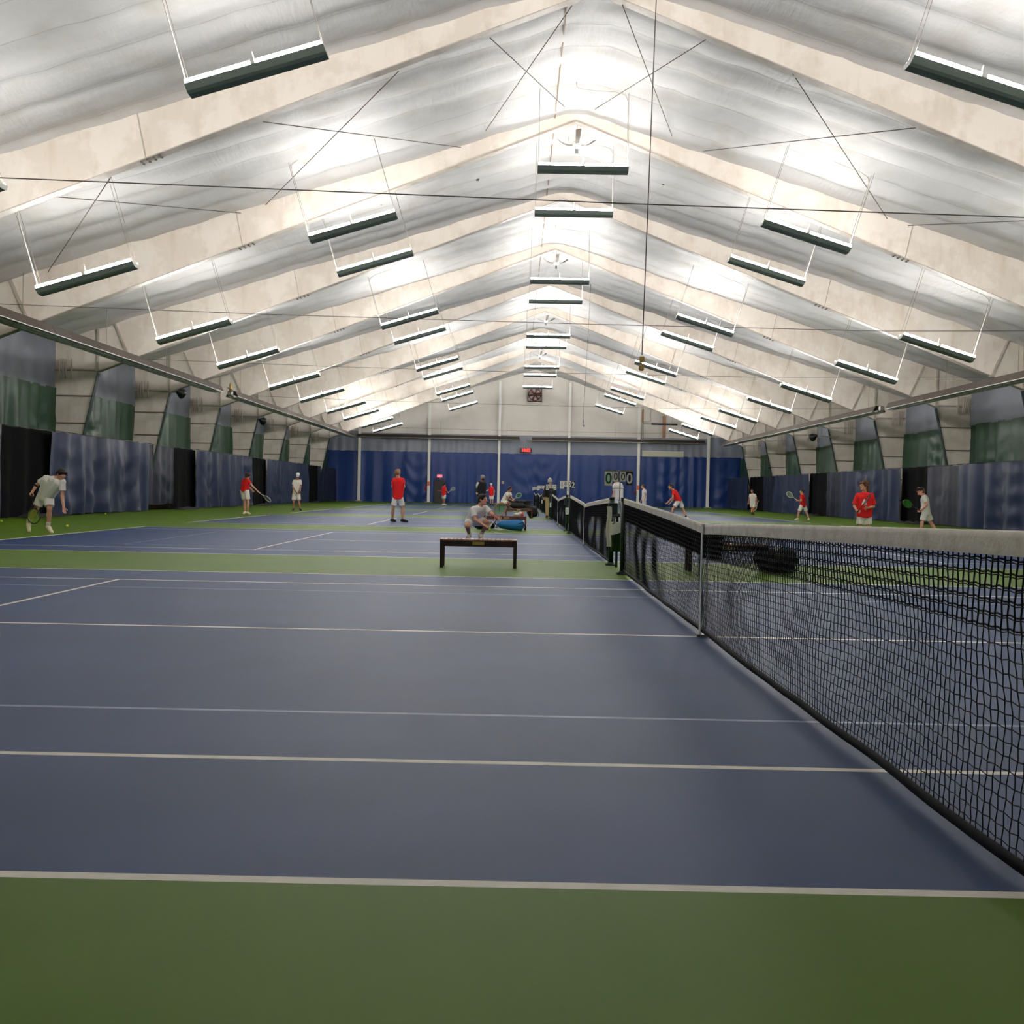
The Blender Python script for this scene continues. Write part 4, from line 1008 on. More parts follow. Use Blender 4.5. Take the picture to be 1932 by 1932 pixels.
def person(J, Y, label, face=(0, -1, 0), shirt=None, shorts=None, hair=None, hstyle='short', skinm=None, shoe=None, cap=None, H=1.8, res=.014, shirt_long=False, trousers=False,
           sock=None, grips=(0, 0), hs=1.1, sleeve=.62, loose=1.0, hem=0.0, head_r=None):
    """J: name -> (u, v, dy) measured joints, turned into points at depth Y+dy"""
    skinm = skinm or skin
    P = {k: (atY(q[0], q[1], Y+q[2]) if len(q) == 3 else np.array(q[:3])) for k, q in J.items()}
    zmin = min(P['toeL'][2], P['toeR'][2], P['anL'][2]-.07, P['anR'][2]-.07)
    S = H/1.8
    for k in ('toeL', 'toeR'): 
        if abs(P[k][2]) < .12: P[k][2] = .035*S
    for k in ('anL', 'anR'):
        if P[k][2] < .15*S: P[k][2] = .085*S
    base = (P['anL']+P['anR'])/2; base[2] = 0
    for k in P: P[k] = P[k]-base
    root = empty('person', tuple(base)); tag(root, label, 'person')
    allp = np.array(list(P.values())); lo = allp.min(0)-.24*S; hi = allp.max(0)+.24*S
    lo[2] = max(lo[2], -.02)
    hd, nk = P['head'], P['neck']; f = np.array(face, float); f /= np.linalg.norm(f)
    up = hd-nk; up = up/np.linalg.norm(up)*.6+np.array([0, 0, .4]); up -= f*(up@f); up /= np.linalg.norm(up); lf = np.cross(up, f)
    HM = [lf, f, up]; hr = head_r or .098*S
    def hp(a, b, c): return hd+(lf*a+f*b+up*c)*S*hs
    shm = (P['shL']+P['shR'])/2; hpm = (P['hipL']+P['hipR'])/2
    tor = hpm-shm
    # ---- body
    B = Field(lo, hi, res)
    k = .03*S
    for s_ in 'LR':
        sh, hi_ = P['sh'+s_], P['hip'+s_]; inn = (shm-sh)
        B.cone(sh+inn*.42+tor*.16, hpm+(hi_-hpm)*.45-tor*.05, .088*S, .095*S, .05*S)
        B.cone(sh+inn*.12, nk+(shm-nk)*.3, .052*S, .05*S, .03*S)
        B.cone(sh, P['el'+s_], .05*S, .040*S, k); B.cone(P['el'+s_], P['wr'+s_], .041*S, .027*S, .015*S)
        B.cone(hi_, P['kn'+s_], .088*S, .054*S, .04*S); 
        kn, an = P['kn'+s_], P['an'+s_]; cb = kn+(an-kn)*.32
        B.cone(kn, cb, .052*S, .056*S, .02*S); B.cone(cb, an, .056*S, .034*S, .02*S)
        B.cone(an, P['toe'+s_], .038*S, .03*S, .02*S)
        # hand: palm, four fingers and a thumb
        wr = P['wr'+s_]; d = wr-P['el'+s_]; d /= np.linalg.norm(d)
        g = P.get('hand'+s_); 
        if g is not None: d = g-wr; d /= np.linalg.norm(d)
        side = np.cross(d, f); side = side/np.linalg.norm(side) if np.linalg.norm(side) > .2 else lf; nn = np.cross(side, d)
        pe = wr+d*.085*S
        for q in (-.5, .5): B.cone(wr+d*.015*S+side*q*.02*S, pe+side*q*.042*S, .019*S, .017*S, .012*S)
        grip = grips[0 if s_ == 'L' else 1]
        for i_, ln in enumerate((.070, .080, .074, .058)):
            q = (i_-1.5)/1.5; a0 = pe+side*q*.032*S; cur = .95 if grip else .25
            a1 = a0+(d*math.cos(cur*.7)+nn*math.sin(cur*.7))*ln*.5*S; a2 = a1+(d*math.cos(cur*2)+nn*math.sin(cur*2))*ln*.5*S
            B.cone(a0, a1, .0105*S, .0095*S, .004*S); B.cone(a1, a2, .0095*S, .008*S, .003*S)
        t0 = wr+d*.03*S-side*.028*S; t1 = t0+(d*.6-side*.6+nn*.4)*.05*S; t2 = t1+(d*.8+nn*.5)*.035*S
        B.cone(t0, t1, .014*S, .011*S, .008*S); B.cone(t1, t2, .011*S, .009*S, .004*S)
    B.cone(shm-tor*.02, hpm, .07*S, .09*S, .05*S)
    B.cone(shm, nk+(hd-nk)*.35, .058*S, .052*S, .03*S); B.cone(nk, hd-up*.03*S, .054*S, .055*S, .02*S)
    B.ell(hp(0, -.012, .025), HM, (.077*S*hs, .098*S*hs, .088*S*hs), .01); B.ell(hp(0, .022, -.045), HM, (.056*S*hs, .066*S*hs, .072*S*hs), .03*S*hs)
    B.cone(hp(0, .082, .012), hp(0, .108, -.022), .010*S*hs, .015*S*hs, .008*S*hs)              # nose
    B.cone(hp(0, .062, -.085), hp(0, .075, -.092), .024*S*hs, .02*S*hs, .015*S*hs)               # chin
    B.cone(hp(-.018, .078, -.058), hp(.018, .078, -.058), .010*S*hs, .010*S*hs, .006*S*hs)       # lips
    for q in (-1, 1):
        B.ell(hp(q*.078, -.005, -.01), HM, (.012*S*hs, .02*S*hs, .032*S*hs), .006*S*hs)              # ears
        B.cone(hp(q*.02, .085, .022), hp(q*.045, .074, .024), .009*S*hs, .008*S*hs, .006*S*hs)    # brows
    B.floor(.01)
    V, Q = B.mesh(); mesh_np('body', V, Q, skinm, root)
    b = MB().m(eye_m, True)
    for q in (-1, 1): b.ball(tuple(hp(q*.031, .083, .004)), .010*S, 6)
    b.build('eyes', root)
    # ---- clothes
    lz = .018*S*loose
    def cloth(name, mt, fn, r_=None):
        C_ = Field(lo, hi, r_ or res); fn(C_); V, Q = C_.mesh()
        if len(V): return mesh_np(name, V, Q, mt, root)
    if shirt is not None:
        bot = hpm+tor*(.02+hem); tn = tor/np.linalg.norm(tor)
        def fs(C_):
            cut = [(bot, tn)]
            for s_ in 'LR':
                sh, hi_ = P['sh'+s_], P['hip'+s_]; inn = (shm-sh)
                C_.cone(sh+inn*.35+tor*.14, hi_+(hpm-hi_)*.38+tor*.06, .094*S+lz, .107*S+lz, .05*S, cut)
                C_.cone(sh+inn*.05, nk+(shm-nk)*.55, .06*S, .055*S, .03*S)
                el, wr = P['el'+s_], P['wr'+s_]
                if shirt_long:
                    C_.cone(sh, el, .062*S+lz*.4, .056*S, .03*S); C_.cone(el, wr, .055*S, .042*S, .02*S)
                else:
                    e = sh+(el-sh)*sleeve; dd = (el-sh)/np.linalg.norm(el-sh); C_.cone(sh+tor*.02+inn*.04, e+dd*.05, .056*S+lz*.3, .064*S+lz*.7, .03*S, [(e, dd)])
            C_.cone(shm+tor*.05, hpm+tor*.06, .085*S+lz, .10*S+lz, .05*S, cut)
        cloth('shirt', shirt, fs)
        def fc(C_):                                                  # collar
            C_.cone(nk+(shm-nk)*.55, nk+(shm-nk)*.2, .066*S, .062*S, .0, [(nk+(hd-nk)*.06, (hd-nk))])
        cloth('collar', shirt, fc)
    if shorts is not None:
        def fh(C_):
            C_.cone(P['hipL']+(hpm-P['hipL'])*.3-tor*.16, P['hipR']+(hpm-P['hipR'])*.3-tor*.16, .112*S, .112*S, .03*S)
            C_.cone(P['hipL']+(hpm-P['hipL'])*.4, P['hipR']+(hpm-P['hipR'])*.4, .105*S, .105*S, .03*S)
            for s_ in 'LR':
                hi_, kn, an = P['hip'+s_], P['kn'+s_], P['an'+s_]
                if trousers:
                    C_.cone(hi_, kn, .108*S, .08*S, .03*S); e = an; dd = (an-kn)/np.linalg.norm(an-kn); C_.cone(kn, an, .08*S, .066*S, .02*S, [(an+dd*.02, dd)])
                else:
                    e = hi_+(kn-hi_)*.74; dd = (kn-hi_)/np.linalg.norm(kn-hi_); C_.cone(hi_, e+dd*.06, .108*S, .104*S, .025*S, [(e, dd)])
        cloth('trousers' if trousers else 'shorts', shorts, fh)
    for s_ in 'LR':
        an, to = P['an'+s_], P['toe'+s_]; d = to-an; d2 = d.copy(); 
        def fsh(C_):
            heel = an-d/np.linalg.norm(d)*.045*S-np.array([0, 0, .03*S if an[2] < .2 else 0])
            C_.cone(heel, an+d*.35, .046*S, .05*S, .02*S); C_.cone(an+d*.3-np.array([0, 0, .01]), to, .05*S, .042*S, .03*S); C_.cone(an+np.array([0, 0, .0]), an+np.array([0, 0, .02*S]), .046*S, .044*S, .02*S); C_.floor(.0 if min(to[2], an[2]) < .2 else -9)
        cloth('shoe', shoe or shoe_white, fsh, min(res, .012))
        if sock is not None:
            kn = P['kn'+s_]
            def fk(C_):
                e = an+(kn-an)*.34; dd = (kn-an)/np.linalg.norm(kn-an); C_.cone(an, e, .046*S, .05*S, .0, [(e-dd*.03, dd)])
            cloth('sock', sock, fk)
    # ---- hair or cap
    if hair is not None:
        def fa(C_):
            C_.ell(hp(0, -.02, .036), HM, (.089*S*hs, .104*S*hs, .094*S*hs), .01, [(hp(0, .062, .03), f*.9-up*.35)])
            if hstyle == 'curly':
                rnd = random.Random(2)
                for _ in range(46):
                    a = rnd.uniform(-2.3, 2.3); e = rnd.uniform(-.6, 1.4); c_ = hp(.098*math.sin(a)*math.cos(e), -.02-.098*math.cos(a)*math.cos(e), .045+.098*math.sin(e))
                    C_.cone(c_, c_, .032*S*hs, .032*S*hs, .006)
                for a in (-.07, -.035, 0, .035, .07): C_.cone(hp(a, -.08, -.02), hp(a, -.085, -.12), .032*S*hs, .026*S*hs, .02)
                for a in (-.05, 0, .05): C_.cone(hp(a, .07, .085), hp(a, .088, .06), .025*S*hs, .02*S*hs, .01)
            else:
                C_.cone(hp(-.05, -.06, -.02), hp(.05, -.06, -.02), .05*S*hs, .05*S*hs, .03)
                C_.cone(hp(-.035, .052, .098), hp(.04, .058, .095), .026*S*hs, .026*S*hs, .03)
        cloth('hair', hair, fa)
    if cap is not None:
        def fp(C_): C_.ell(hp(0, -.008, .045), HM, (.090*S*hs, .112*S*hs, .088*S*hs), .005, [(hp(0, 0, .03), -up)])
        cloth('cap', cap, fp)
        b = MB().m(cap, True); PP = np.zeros((6, 11, 3))
        for i_ in range(6):
            for j_ in range(11): a = (j_-5)/5; PP[i_, j_] = hp(.074*a*(1-.12*i_/5*abs(a)), .07+.085*(i_/5)*math.sqrt(max(0, 1-.55*a*a)) + .02*(1-abs(a)), .036-.008*i_/5-.016*a*a)
        b.grid(PP); P2 = PP-up*.006; b.grid(P2[::-1]); b.build('cap_brim', root)
    root['_r'] = 1; del root['_r']
    return root, P, base, hp, f, up, lf

def racket(grip, tip, nrm, label, strings, frame, k=1.0):
    """grip end and head end are points in space, nrm the face normal"""
    g = Vector(grip); t = Vector(tip); ax = (t-g).normalized(); n_ = Vector(nrm); n_ = (n_-ax*n_.dot(ax)).normalized(); sd = ax.cross(n_)
    L = .685*k; r = empty('tennis_racket', tuple(g))
    def p(a, b_, c=0): return tuple(ax*(a*L/.685)+sd*(b_*L/.685)+n_*c)
    b = MB().m(frame_w if frame is not frame_b else frame_b, True); b.tube([p(0, 0), p(.02, 0), p(.18, 0)], [.019*k, .017*k, .015*k], 8); b.build('grip', r)
    b = MB().m(frame, True)
    b.tube([p(.16, 0), p(.24, 0), p(.30, .03), p(.36, .075)], .0105*k, 6); b.tube([p(.24, 0), p(.30, -.03), p(.36, -.075)], .0105*k, 6)
    b.tube([p(.515+.17*math.cos(a), .132*math.sin(a)) for a in np.linspace(0, 2*PI, 33)], .0115*k, 6, False); b.build('frame', r)
    b = MB().m(strings)
    for i in range(-8, 9):
        y = i*.0148; h = .165*math.sqrt(max(0, 1-(y/.127)**2)); w = .0018
        for s_ in (0, 1):
            a0, a1 = .515-h, .515+h
            b.add([p(a0, y-w), p(a1, y-w), p(a1, y+w), p(a0, y+w)], [(0, 1, 2, 3)]); break
    for i in range(-10, 11):
        x = i*.0155; h = .127*math.sqrt(max(0, 1-(x/.165)**2)); w = .0018
        b.add([p(.515+x-w, -h), p(.515+x-w, h), p(.515+x+w, h), p(.515+x+w, -h)], [(0, 1, 2, 3)])
    b.build('strings', r); tag(r, label, 'tennis racket', 'tennis rackets'); return r
def emblem(root, pos, f, up, lf, w, h, mt, name='emblem'):
    b = MB().m(mt); c = np.array(pos); pts = [(-.5, .5), (.5, .5), (.5, -.1), (0, -.6), (-.5, -.1)]
    b.add([c+np.array(lf)*x*w+np.array(up)*y*h for x, y in pts]+[c-np.array(f)*.004+np.array(lf)*x*w+np.array(up)*y*h for x, y in pts], [(0, 4, 3, 2, 1), (5, 6, 7, 8, 9)]); return b.build(name, root)

# --- stooping player, left
Y = 20.55
r1 = person(dict(head=(116.5, 895.5, -.2), neck=(109.5, 903.5, -.12), shR=(86, 901.5, -.05), shL=(119.5, 909, -.2), elR=(69, 915, .05), wrR=(61.5, 927, -.02), elL=(117.3, 936, -.22), wrL=(120, 957, -.28),
     hipR=(78.5, 937, .12), hipL=(92.5, 938.5, .02), knR=(68.5, 960, .1), knL=(93.2, 961, -.08), anR=(54, 985, .5), anL=(91, 993.5, 0), toeR=(54.6, 1001.5, .42), toeL=(97.5, 1004.5, -.1)), Y,
     'person in white shirt and shorts stooping to bounce a ball, far left', (.55, -.55, -.62), white_cloth, white_cloth, hair_dark, skinm=skin, shoe=shoe_cream, sock=white_cloth, res=.0085, grips=(0, 1), hem=.1)
root, P, base, hp, f, up, lf = r1
c_ = (P['shL']+P['shR'])/2*.62+(P['hipL']+P['hipR'])/2*.38+np.array([.10, -.135, .02]); emblem(root, c_, np.array([0, -1, 0]), np.array([0, 0, 1]), np.array([1, 0, 0]), .05, .055, black_cloth, 'chest_badge')
b = MB().m(black_cloth, True); a0 = P['elR']+(P['wrR']-P['elR'])*.0; a1 = P['elR']+(P['wrR']-P['elR'])*.3; b.tube([a0, a1], [.05, .048], 14, False); b.build('arm_band', root)
G = atY(60.3, 931, Y-.08); T = atY(64.5, 985, Y-.1)
racket(G, T, (.35, -1, 0), 'yellow-green strung racket held downward by the stooping player', string_y, frame_b)

# --- squatting player, centre
Y = 22.35
r2 = person(dict(head=(910.8, 942.5, -.25), neck=(905.5, 954, -.2), shR=(892, 960.5, -.32), shL=(917.5, 958, -.08), elR=(896.3, 980, -.42), wrR=(914.5, 992, -.5), handR=(921, 994.3, -.52), elL=(928.3, 970, -.2), wrL=(937, 976.2, -.28), handL=(941, 978.5, -.3),
     hipR=(885.5, 984, 0.02), hipL=(896, 984, .12), knR=(882, 992.5, -.48), knL=(920, 985, -.2), anR=(885.6, 1009, -.12), anL=(907.5, 1010, .1), toeR=(882.5, 1014.5, -.28), toeL=(905.5, 1015.3, -.08)), Y,
     'person in white polo squatting with a racket, behind the front bench', (.86, -.5, -.05), white_cloth, white_cloth, hair_dark, shoe=shoe_cream, sock=white_cloth, res=.0085, grips=(1, 1), sleeve=.72)
root, P, base, hp, f, up, lf = r2
c_ = P['shL']*.5+(P['shR'])*.12+(P['hipL']+P['hipR'])*.19+np.array([.0, -.13, .02]); emblem(root, c_, np.array([0, -1, 0]), np.array([0, 0, 1]), np.array([1, 0, 0]), .05, .055, black_cloth, 'chest_badge')
G = atY(923.2, 996, Y-.56); T = atY(948, 953, Y-.5); T2 = G+(T-G)/np.linalg.norm(T-G)*.685
racket(G, T2, (.25, -1, .1), 'green strung racket with a coral rim held by the squatting player', string_g, frame_p)

# --- curly haired player in red
Y = 27.0
r3 = person(dict(head=(1629.5, 917, -.02), neck=(1631.3, 929.5, 0), shR=(1618, 934, 0), shL=(1645, 934, 0), elR=(1612, 954.5, .02), wrR=(1616.5, 963.6, -.22), handR=(1620, 965, -.25), elL=(1648.2, 955.5, -.02), wrL=(1637.5, 958.2, -.32), handL=(1633, 957.5, -.34),
     hipR=(1624, 974, 0), hipL=(1637, 974, 0), knR=(1622, 995, -.02), knL=(1638, 995, 0), anR=(1620.5, 1013, 0), anL=(1640, 1013, 0), toeR=(1617.5, 1018, -.14), toeL=(1641, 1018, -.14)), Y,
     'person in a red printed T-shirt with curly hair, standing behind the near net', (-.88, -.47, .04), red_cloth, white_cloth, hair_brown, 'curly', skinm=skin, res=.0095, grips=(1, 1), sleeve=.85, loose=2.0, hem=.02, H=1.84)
root, P, base, hp, f, up, lf = r3
def print_on(root, P):
    c = (P['shL']+P['shR'])*.5*.62+(P['hipL']+P['hipR'])*.5*.38+np.array([-.06, -.165, .0])
    b = MB().m(white_m); pts = [(-.075, -.06), (.075, -.06), (.075, .0), (.05, .03), (.03, .09), (.0, .12), (-.02, .09), (-.04, .04), (-.07, .0)]
    b.add([c+np.array([x, -.0, z]) for x, z in pts]+[c+np.array([x, .03, z]) for x, z in pts], [tuple(range(9)), tuple(range(17, 8, -1))])
    b.m(red_cloth); b.box(c[0]-.06, c[0]+.06, c[1]-.004, c[1], c[2]-.045, c[2]-.025); b.build('chest_print', root)
print_on(root, P)
G = atY(1617.5, 966.5, Y-.34); T = atY(1638.5, 939, Y-.62); T = G+(T-G)/np.linalg.norm(T-G)*.685
racket(G, T, (.92, -.38, .0), 'black racket with white edge held across the red T-shirt', string_d, frame_b)

# --- player in red seen from behind
Y = 33.7
person(dict(head=(750.6, 892.3, 0), neck=(751, 901, 0), shL=(743.2, 905, 0), shR=(760.2, 905, 0), elL=(740.7, 917.5, .02), wrL=(743.5, 925.5, .28), elR=(762.4, 918, .0), wrR=(760, 926, .26),
     hipL=(746.6, 938.5, 0), hipR=(755, 938.5, 0), knL=(741.7, 959.5, -.02), knR=(760, 959.5, .03), anL=(740.2, 979.5, .1), anR=(759.7, 978.5, 0), toeL=(745.5, 983.5, .16), toeR=(768, 984, -.08)), Y,
     'person in a red shirt and pale shorts, back turned, left of centre', (.3, .95, 0), red_cloth, white_cloth, hair_blond, shoe=shoe_black, res=.011, H=1.82, hem=.06, loose=1.4)

# --- red player hitting at the left baseline
P = atZ(465, 970.5); Y = float(P[1])
person(dict(head=(467.3, 898, -.1), neck=(465.3, 902, -.05), shL=(460, 905.5, .1), shR=(469, 907, -.15), elL=(468, 917, .18), wrL=(475.6, 924.5, .05), elR=(474.8, 915.5, -.15), wrR=(485.5, 926, -.15),
     hipL=(458, 926.5, .08), hipR=(465.5, 927, -.08), knL=(461.3, 947.5, .1), knR=(468.3, 947.5, -.12), anL=(462, 965, .1), anR=(466.8, 966.8, -.05), toeL=(459.8, 968.5, .0), toeR=(471, 970.3, -.1)), Y,
     'person in a red shirt bending to hit low, in front of the left curtains', (.75, .5, -.4), red_cloth, white_cloth, hair_dark, shoe=shoe_cream, res=.012, grips=(1, 1), H=1.75)
G = atY(486, 927, Y-.18); T = atY(506, 942, Y-.18); racket(G, G+(T-G)/np.linalg.norm(T-G)*.685, (.5, .6, .6), 'pale racket swung low by the red player at the left baseline', string_l, frame_w)

# --- white cap
P = atZ(560, 963.3); Y = float(P[1])
person(dict(head=(562, 897, -.12), neck=(561, 903.3, -.05), shL=(567.4, 907.5, 0), shR=(554.3, 907.5, 0), elL=(567, 918.5, -.05), wrL=(564.5, 929.5, -.28), elR=(552.2, 918.5, -.05), wrR=(559.5, 929.5, -.28),
     hipL=(562.8, 932, .05), hipR=(555.6, 932, .05), knL=(564, 947.5, -.05), knR=(554, 947.5, -.05), anL=(566.3, 960.5, 0), anR=(553.9, 960.5, 0), toeL=(568, 963.5, -.2), toeR=(552.5, 963.5, -.2)), Y,
     'person in white with a white cap waiting with knees bent, by left curtain', (.1, -.85, -.5), white_cloth, white_cloth, None, skinm=skin_b, cap=cap_white, shoe=shoe_black, res=.012, grips=(1, 1), H=1.8, hem=.05)
G = atY(560.5, 931, Y-.35); T = atY(569, 927.5, Y-.9); racket(G, G+(T-G)/np.linalg.norm(T-G)*.685, (.3, 0, 1), 'black racket held out by the player in the white cap', string_d, frame_b)

# --- small far red player, left
P = atZ(838, 953.2); Y = float(P[1])
person(dict(head=(838.6, 914.3, 0), neck=(838.3, 917.2, 0), shL=(835.6, 918.9, .1), shR=(840.6, 918.9, -.1), elL=(836, 925, .1), wrL=(840, 928.5, 0), elR=(842, 924.6, -.12), wrR=(844.6, 928.3, -.2),
     hipL=(836, 935, .06), hipR=(839.3, 935, -.06), knL=(836.3, 943, .06), knR=(838.5, 943, -.06), anL=(836.3, 950.2, .08), anR=(838.5, 950.2, -.05), toeL=(834.5, 952.6, .1), toeR=(841.5, 953, -.1)), Y,
     'small far person in red holding a racket, by the black exit door', (.9, .3, 0), red_cloth, white_cloth, hair_dark, skinm=skin_b, shoe=shoe_white, res=.018, grips=(1, 1), H=1.7)
G = atY(844.8, 929.5, Y-.22); T = atY(852.6, 924, Y-.25); racket(G, G+(T-G)/np.linalg.norm(T-G)*.685, (.5, .8, .3), 'pale racket held by the small far player in red', string_l, frame_w)

# --- official in black jacket and grey cap
Y = 43.6
person(dict(head=(910.8, 902, -.05), neck=(909.8, 909, 0), shL=(914.3, 912.3, 0), shR=(903.5, 911.3, .0), elL=(915.2, 923, -.05), wrL=(914, 931.5, -.12), elR=(899.9, 921, .02), wrR=(899.6, 928.5, -.16),
     hipL=(911, 935.5, 0), hipR=(905, 935.5, 0), knL=(912, 956, 0), knR=(904, 956, 0), anL=(912.5, 976, 0), anR=(903.5, 976, 0), toeL=(914, 979.5, -.15), toeR=(902, 979.5, -.12)), Y,
     'person in a black and white jacket, black mask and grey cap, behind the squatting player', (.45, -.85, 0), black_cloth, black_cloth, None, cap=cap_grey, shoe=shoe_black, trousers=True, shirt_long=True, res=.013, H=1.85, loose=1.8, hem=.06)
q = [o for o in COL.objects if o.name.startswith('person') and o.get('label', '').startswith('person in a black and white')][0]
b = MB().m(black_cloth, True); hp_ = atY(911.4, 904.4, Y-.16)-np.array(q.location); b.ball(tuple(hp_), .062, 8, (1, .8, .8)); b.build('face_mask', q)
b = MB().m(white_cloth, True); a = atY(902.6, 910.2, Y-.06)-np.array(q.location); c = atY(899.2, 921, Y-.04)-np.array(q.location); b.tube([a, (a+c)/2+np.array([-.02, -.03, 0]), c], [.055, .052, .03], 10); b.build('sleeve_panel', q)

# --- far red player with a white cap, centre
P = atZ(927, 953.4); Y = float(P[1])
person(dict(head=(926.6, 914.6, 0), neck=(926.8, 917.6, 0), shL=(930, 919.8, 0), shR=(923.8, 919.8, 0), elL=(932.5, 926.5, 0), wrL=(932, 932.5, -.1), elR=(920.7, 925.3, 0), wrR=(916, 926.3, 0),
     hipL=(929, 935.6, 0), hipR=(925.3, 935.6, 0), knL=(929.3, 943.5, 0), knR=(925.6, 943.5, 0), anL=(929.2, 950.8, 0), anR=(925.8, 950.8, 0), toeL=(930.4, 953, -.1), toeR=(925, 953.2, -.15)), Y,
     'small far person in red with a white cap, one arm held out', (-.3, -.9, 0), red_cloth, white_cloth, None, cap=cap_white, shoe=shoe_black, res=.018, H=1.78)

# --- seated player in white on the far bench
Y = 57.2
person(dict(head=(962.3, 922.2, -.1), neck=(960, 926.6, -.05), shL=(963.2, 930.6, .1), shR=(956, 930.3, -.15), elL=(964.6, 938, .0), wrL=(968.3, 943, -.1), elR=(956.8, 938.8, -.22), wrR=(965.5, 943.8, -.25),
     hipL=(948.8, 947.3, .1), hipR=(948, 947.3, -.1), knL=(962.2, 948.5, .12), knR=(960, 948.2, -.16), anL=(968, 964, .1), anR=(964.8, 962.5, -.16), toeL=(972, 967.5, .05), toeR=(968.5, 967.5, -.18)), Y,
     'person in white sitting forward on the far bench with a green racket', (.95, -.2, -.1), white_cloth, white_cloth, hair_dark, skinm=skin_b, shoe=shoe_white, sock=white_cloth, res=.014, grips=(1, 1), H=1.85)
G = atY(966, 944.5, Y-.3); T = atY(979, 934.5, Y-.45); racket(G, G+(T-G)/np.linalg.norm(T-G)*.685, (.4, -1, .2), 'green strung racket held up by the seated far player', string_g, frame_w)

# --- official in khaki trousers
Y = 44.25
person(dict(head=(1037.8, 907.4, 0), neck=(1038.3, 913, 0), shL=(1031, 917.3, 0), shR=(1045, 917.6, 0), elL=(1027, 927.8, 0), wrL=(1026.8, 937, -.05), elR=(1047.8, 927.5, 0), wrR=(1047, 937, -.02),
     hipL=(1033.2, 938, 0), hipR=(1041.5, 938, 0), knL=(1032, 956.5, 0), knR=(1040.5, 956.5, .05), anL=(1031.8, 974.3, 0), anR=(1040, 974, .05), toeL=(1031, 978, .12), toeR=(1041, 978, .15)), Y,
     'person in black jacket and khaki trousers seen from behind, beside the nets', (.12, 1, 0), black_cloth, khaki, hair_grey, shoe=shoe_black, trousers=True, shirt_long=True, res=.012, H=1.82, loose=1.9, hem=.0)

# --- player in white behind the score cards
Y = 40.0
person(dict(head=(1163, 905, 0), neck=(1164.5, 910, 0), shL=(1160, 914.4, -.1), shR=(1171, 914.2, .1), elL=(1159.3, 926.5, -.12), wrL=(1155.5, 937, -.15), elR=(1174.6, 926, .15), wrR=(1173.5, 938, .05),
     hipL=(1163.2, 941, -.05), hipR=(1170, 941, .05), knL=(1162.5, 963, -.05), knR=(1172, 963, .05), anL=(1162, 981, 0), anR=(1173, 981, 0), toeL=(1159, 985, -.02), toeR=(1170, 985, .1)), Y,
     'person in loose white kit partly hidden by the big score cards', (-.95, .2, -.1), white_cloth, white_cloth, hair_dark, skinm=skin, res=.012, H=1.85, loose=2.6, hem=.06)
o = [o for o in COL.objects if o.name.startswith('person')][-1]
r = empty('belt', (0, 0, 0)); bpy.data.objects.remove(r)
# --- far player in white walking, right of the fifth post
Y = 62.0
person(dict(head=(1213.2, 917.8, 0), neck=(1214.4, 921.7, 0), shL=(1213.6, 924.8, -.14), shR=(1217.3, 924.6, .14), elL=(1218.6, 932.6, -.2), wrL=(1216.6, 940.8, -.2), elR=(1213, 933, .2), wrR=(1209.3, 944, .1),
     hipL=(1214.5, 942.4, -.06), hipR=(1216, 942.4, .06), knL=(1214.3, 955, -.06), knR=(1216.6, 955, .06), anL=(1214.2, 966.6, 0), anR=(1217.4, 966.6, 0), toeL=(1211, 969.5, -.05), toeR=(1214.5, 969.5, .05)), Y,
     'far person in white walking left, just right of the taped wall post', (-1, -.15, 0), white_cloth, white_cloth, hair_brown, res=.015, H=1.78, hem=.08)
G = atY(1209.5, 944.5, Y+.08); T = atY(1205, 951, Y); racket(G, G+(T-G)/np.linalg.norm(T-G)*.685, (0, 1, .2), 'pale racket hanging from the hand of the far walker in white', string_l, frame_w)

# --- lunging player in red
Y = 46.2
person(dict(head=(1265.6, 918.2, -.0), neck=(1269, 923.6, 0), shL=(1270.3, 927.5, -.16), shR=(1273.5, 926.3, .16), elL=(1269.3, 938, -.25), wrL=(1259.8, 947.7, -.2), elR=(1271.5, 940, .1), wrR=(1264.5, 949.3, .0),
     hipL=(1279.5, 945.8, -.06), hipR=(1282.3, 945.3, .08), knL=(1270, 959.3, -.15), knR=(1289, 961, .1), anL=(1266.8, 975, -.1), anR=(1295.2, 976.2, .1), toeL=(1262, 981, -.12), toeR=(1298.6, 982, .0)), Y,
     'person in red leaning forward in wide stance before the blue far curtain', (-1, -.15, -.05), red_cloth, white_cloth, hair_dark, sock=black_cloth, shoe=shoe_white, res=.012, H=1.85, grips=(1, 1))
G = atY(1259, 948.8, Y-.1); T = atY(1244, 950, Y-.1); racket(G, G+(T-G)/np.linalg.norm(T-G)*.685, (0, .25, 1), 'blue-black racket held flat by the lunging red player', mat('blue_strings', srgb(40, 70, 150), .5), frame_b)

# --- far player in white, right
Y = 62.0
person(dict(head=(1419, 926.5, 0), neck=(1419.8, 930.4, 0), shL=(1424.4, 933.6, 0), shR=(1415.6, 933.4, 0), elL=(1427.4, 940.5, 0), wrL=(1427.4, 947, -.05), elR=(1413.6, 941, .02), wrR=(1412, 948, -.05),
     hipL=(1422.4, 948.5, 0), hipR=(1417.4, 948.5, 0), knL=(1422, 960, -.05), knR=(1418.4, 960, 0), anL=(1421.3, 969.5, 0), anR=(1418.3, 969.5, -.05), toeL=(1422.3, 973.2, -.2), toeR=(1418, 973.4, -.22)), Y,
     'far person in long white shirt before the black doorway, right side', (-.1, -1, 0), white_cloth, white_cloth, hair_dark, skinm=skin_b, sock=black_cloth, shoe=shoe_black, res=.015, H=1.7, hem=.18, grips=(1, 0))
G = atY(1431, 944, Y-.12); T = atY(1425, 959, Y-.1); racket(G, G+(T-G)/np.linalg.norm(T-G)*.685, (1, .3, .1), 'pale racket hanging beside the far player in white', string_l, frame_w)

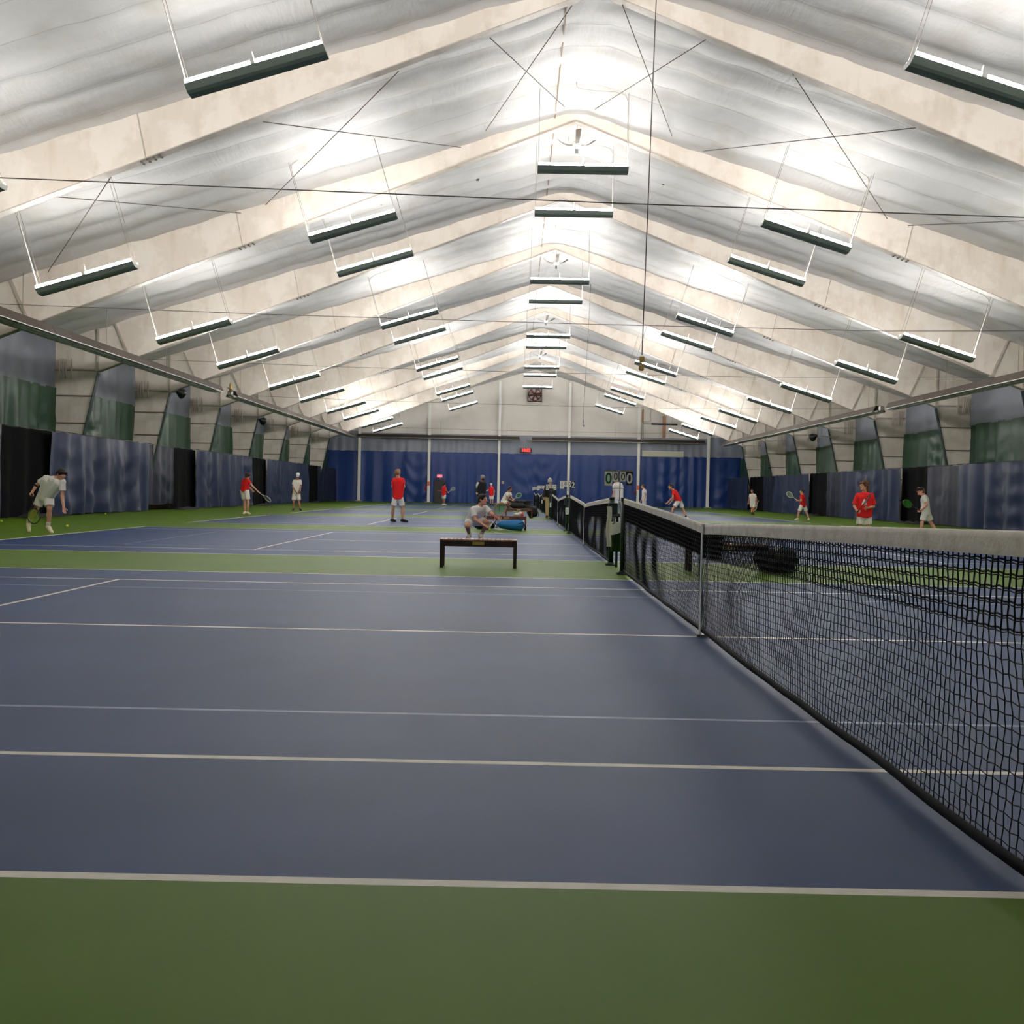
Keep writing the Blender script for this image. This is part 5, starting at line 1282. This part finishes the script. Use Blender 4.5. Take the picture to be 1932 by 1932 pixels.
# --- far red player with raised racket, right
Y = 49.3
person(dict(head=(1512.8, 927.6, 0), neck=(1513.6, 932.6, 0), shL=(1511.6, 935.6, -.14), shR=(1516.6, 935.2, .14), elL=(1511.5, 944.8, -.22), wrL=(1505.5, 944.3, -.28), elR=(1516, 945.5, .12), wrR=(1507.5, 944.8, -.05),
     hipL=(1512.3, 954.5, -.06), hipR=(1517.6, 954.5, .06), knL=(1506.8, 967.3, -.1), knR=(1522, 967, .1), anL=(1505, 980, -.05), anR=(1526, 980.5, .1), toeL=(1500, 984, -.08), toeR=(1524.5, 985, -.1)), Y,
     'person in red holding a round pale racket up, right side before navy curtain', (-.98, -.15, 0), red_cloth, white_cloth, hair_dark, shoe=shoe_white, res=.012, H=1.62, grips=(1, 1), hem=.06)
G = atY(1505, 944.7, Y-.3); T = atY(1489.5, 933, Y-.3); racket(G, G+(T-G)/np.linalg.norm(T-G)*.685, (.2, -1, .2), 'racket with pale green strings held up by the far red player', string_l, frame_w)

# --- walking player in black cap, right
Y = 31.2
person(dict(head=(1736.8, 926.6, 0), neck=(1741.5, 933, 0), shL=(1742.6, 938.5, -.15), shR=(1746.5, 938, .15), elL=(1748, 952.8, -.22), wrL=(1738, 962.6, -.22), elR=(1744, 953, .2), wrR=(1736.5, 962, .08),
     hipL=(1745.5, 968, -.07), hipR=(1749, 967.5, .07), knL=(1739.5, 987, -.08), knR=(1757, 986.5, .08), anL=(1737, 1004.5, -.05), anR=(1768, 1002.5, .05), toeL=(1730, 1010.5, -.05), toeR=(1763.5, 1010.5, .05)), Y,
     'person in white with a black cap walking left, behind the near net', (-1, -.1, -.05), white_cloth, white_cloth, hair_brown, cap=black_cloth, res=.011, H=1.8, grips=(1, 1), hem=.1)
G = atY(1737, 963.5, Y-.26); T = atY(1716.5, 952.8, Y-.3); racket(G, G+(T-G)/np.linalg.norm(T-G)*.62, (.25, -1, .1), 'bright green strung racket carried by the walking player in white', string_g, frame_b)
# loose balls and things near the people
b = MB().m(ball_m, True); b.ball((0, 0, 0), .033, 8); o = b.build('tennis_ball'); o.location = atY(916, 968.3, 28.1); o.location.z = .463+.0; tag(o, 'tennis ball resting on the second bench, beside the squatting player', 'tennis ball', 'tennis balls')
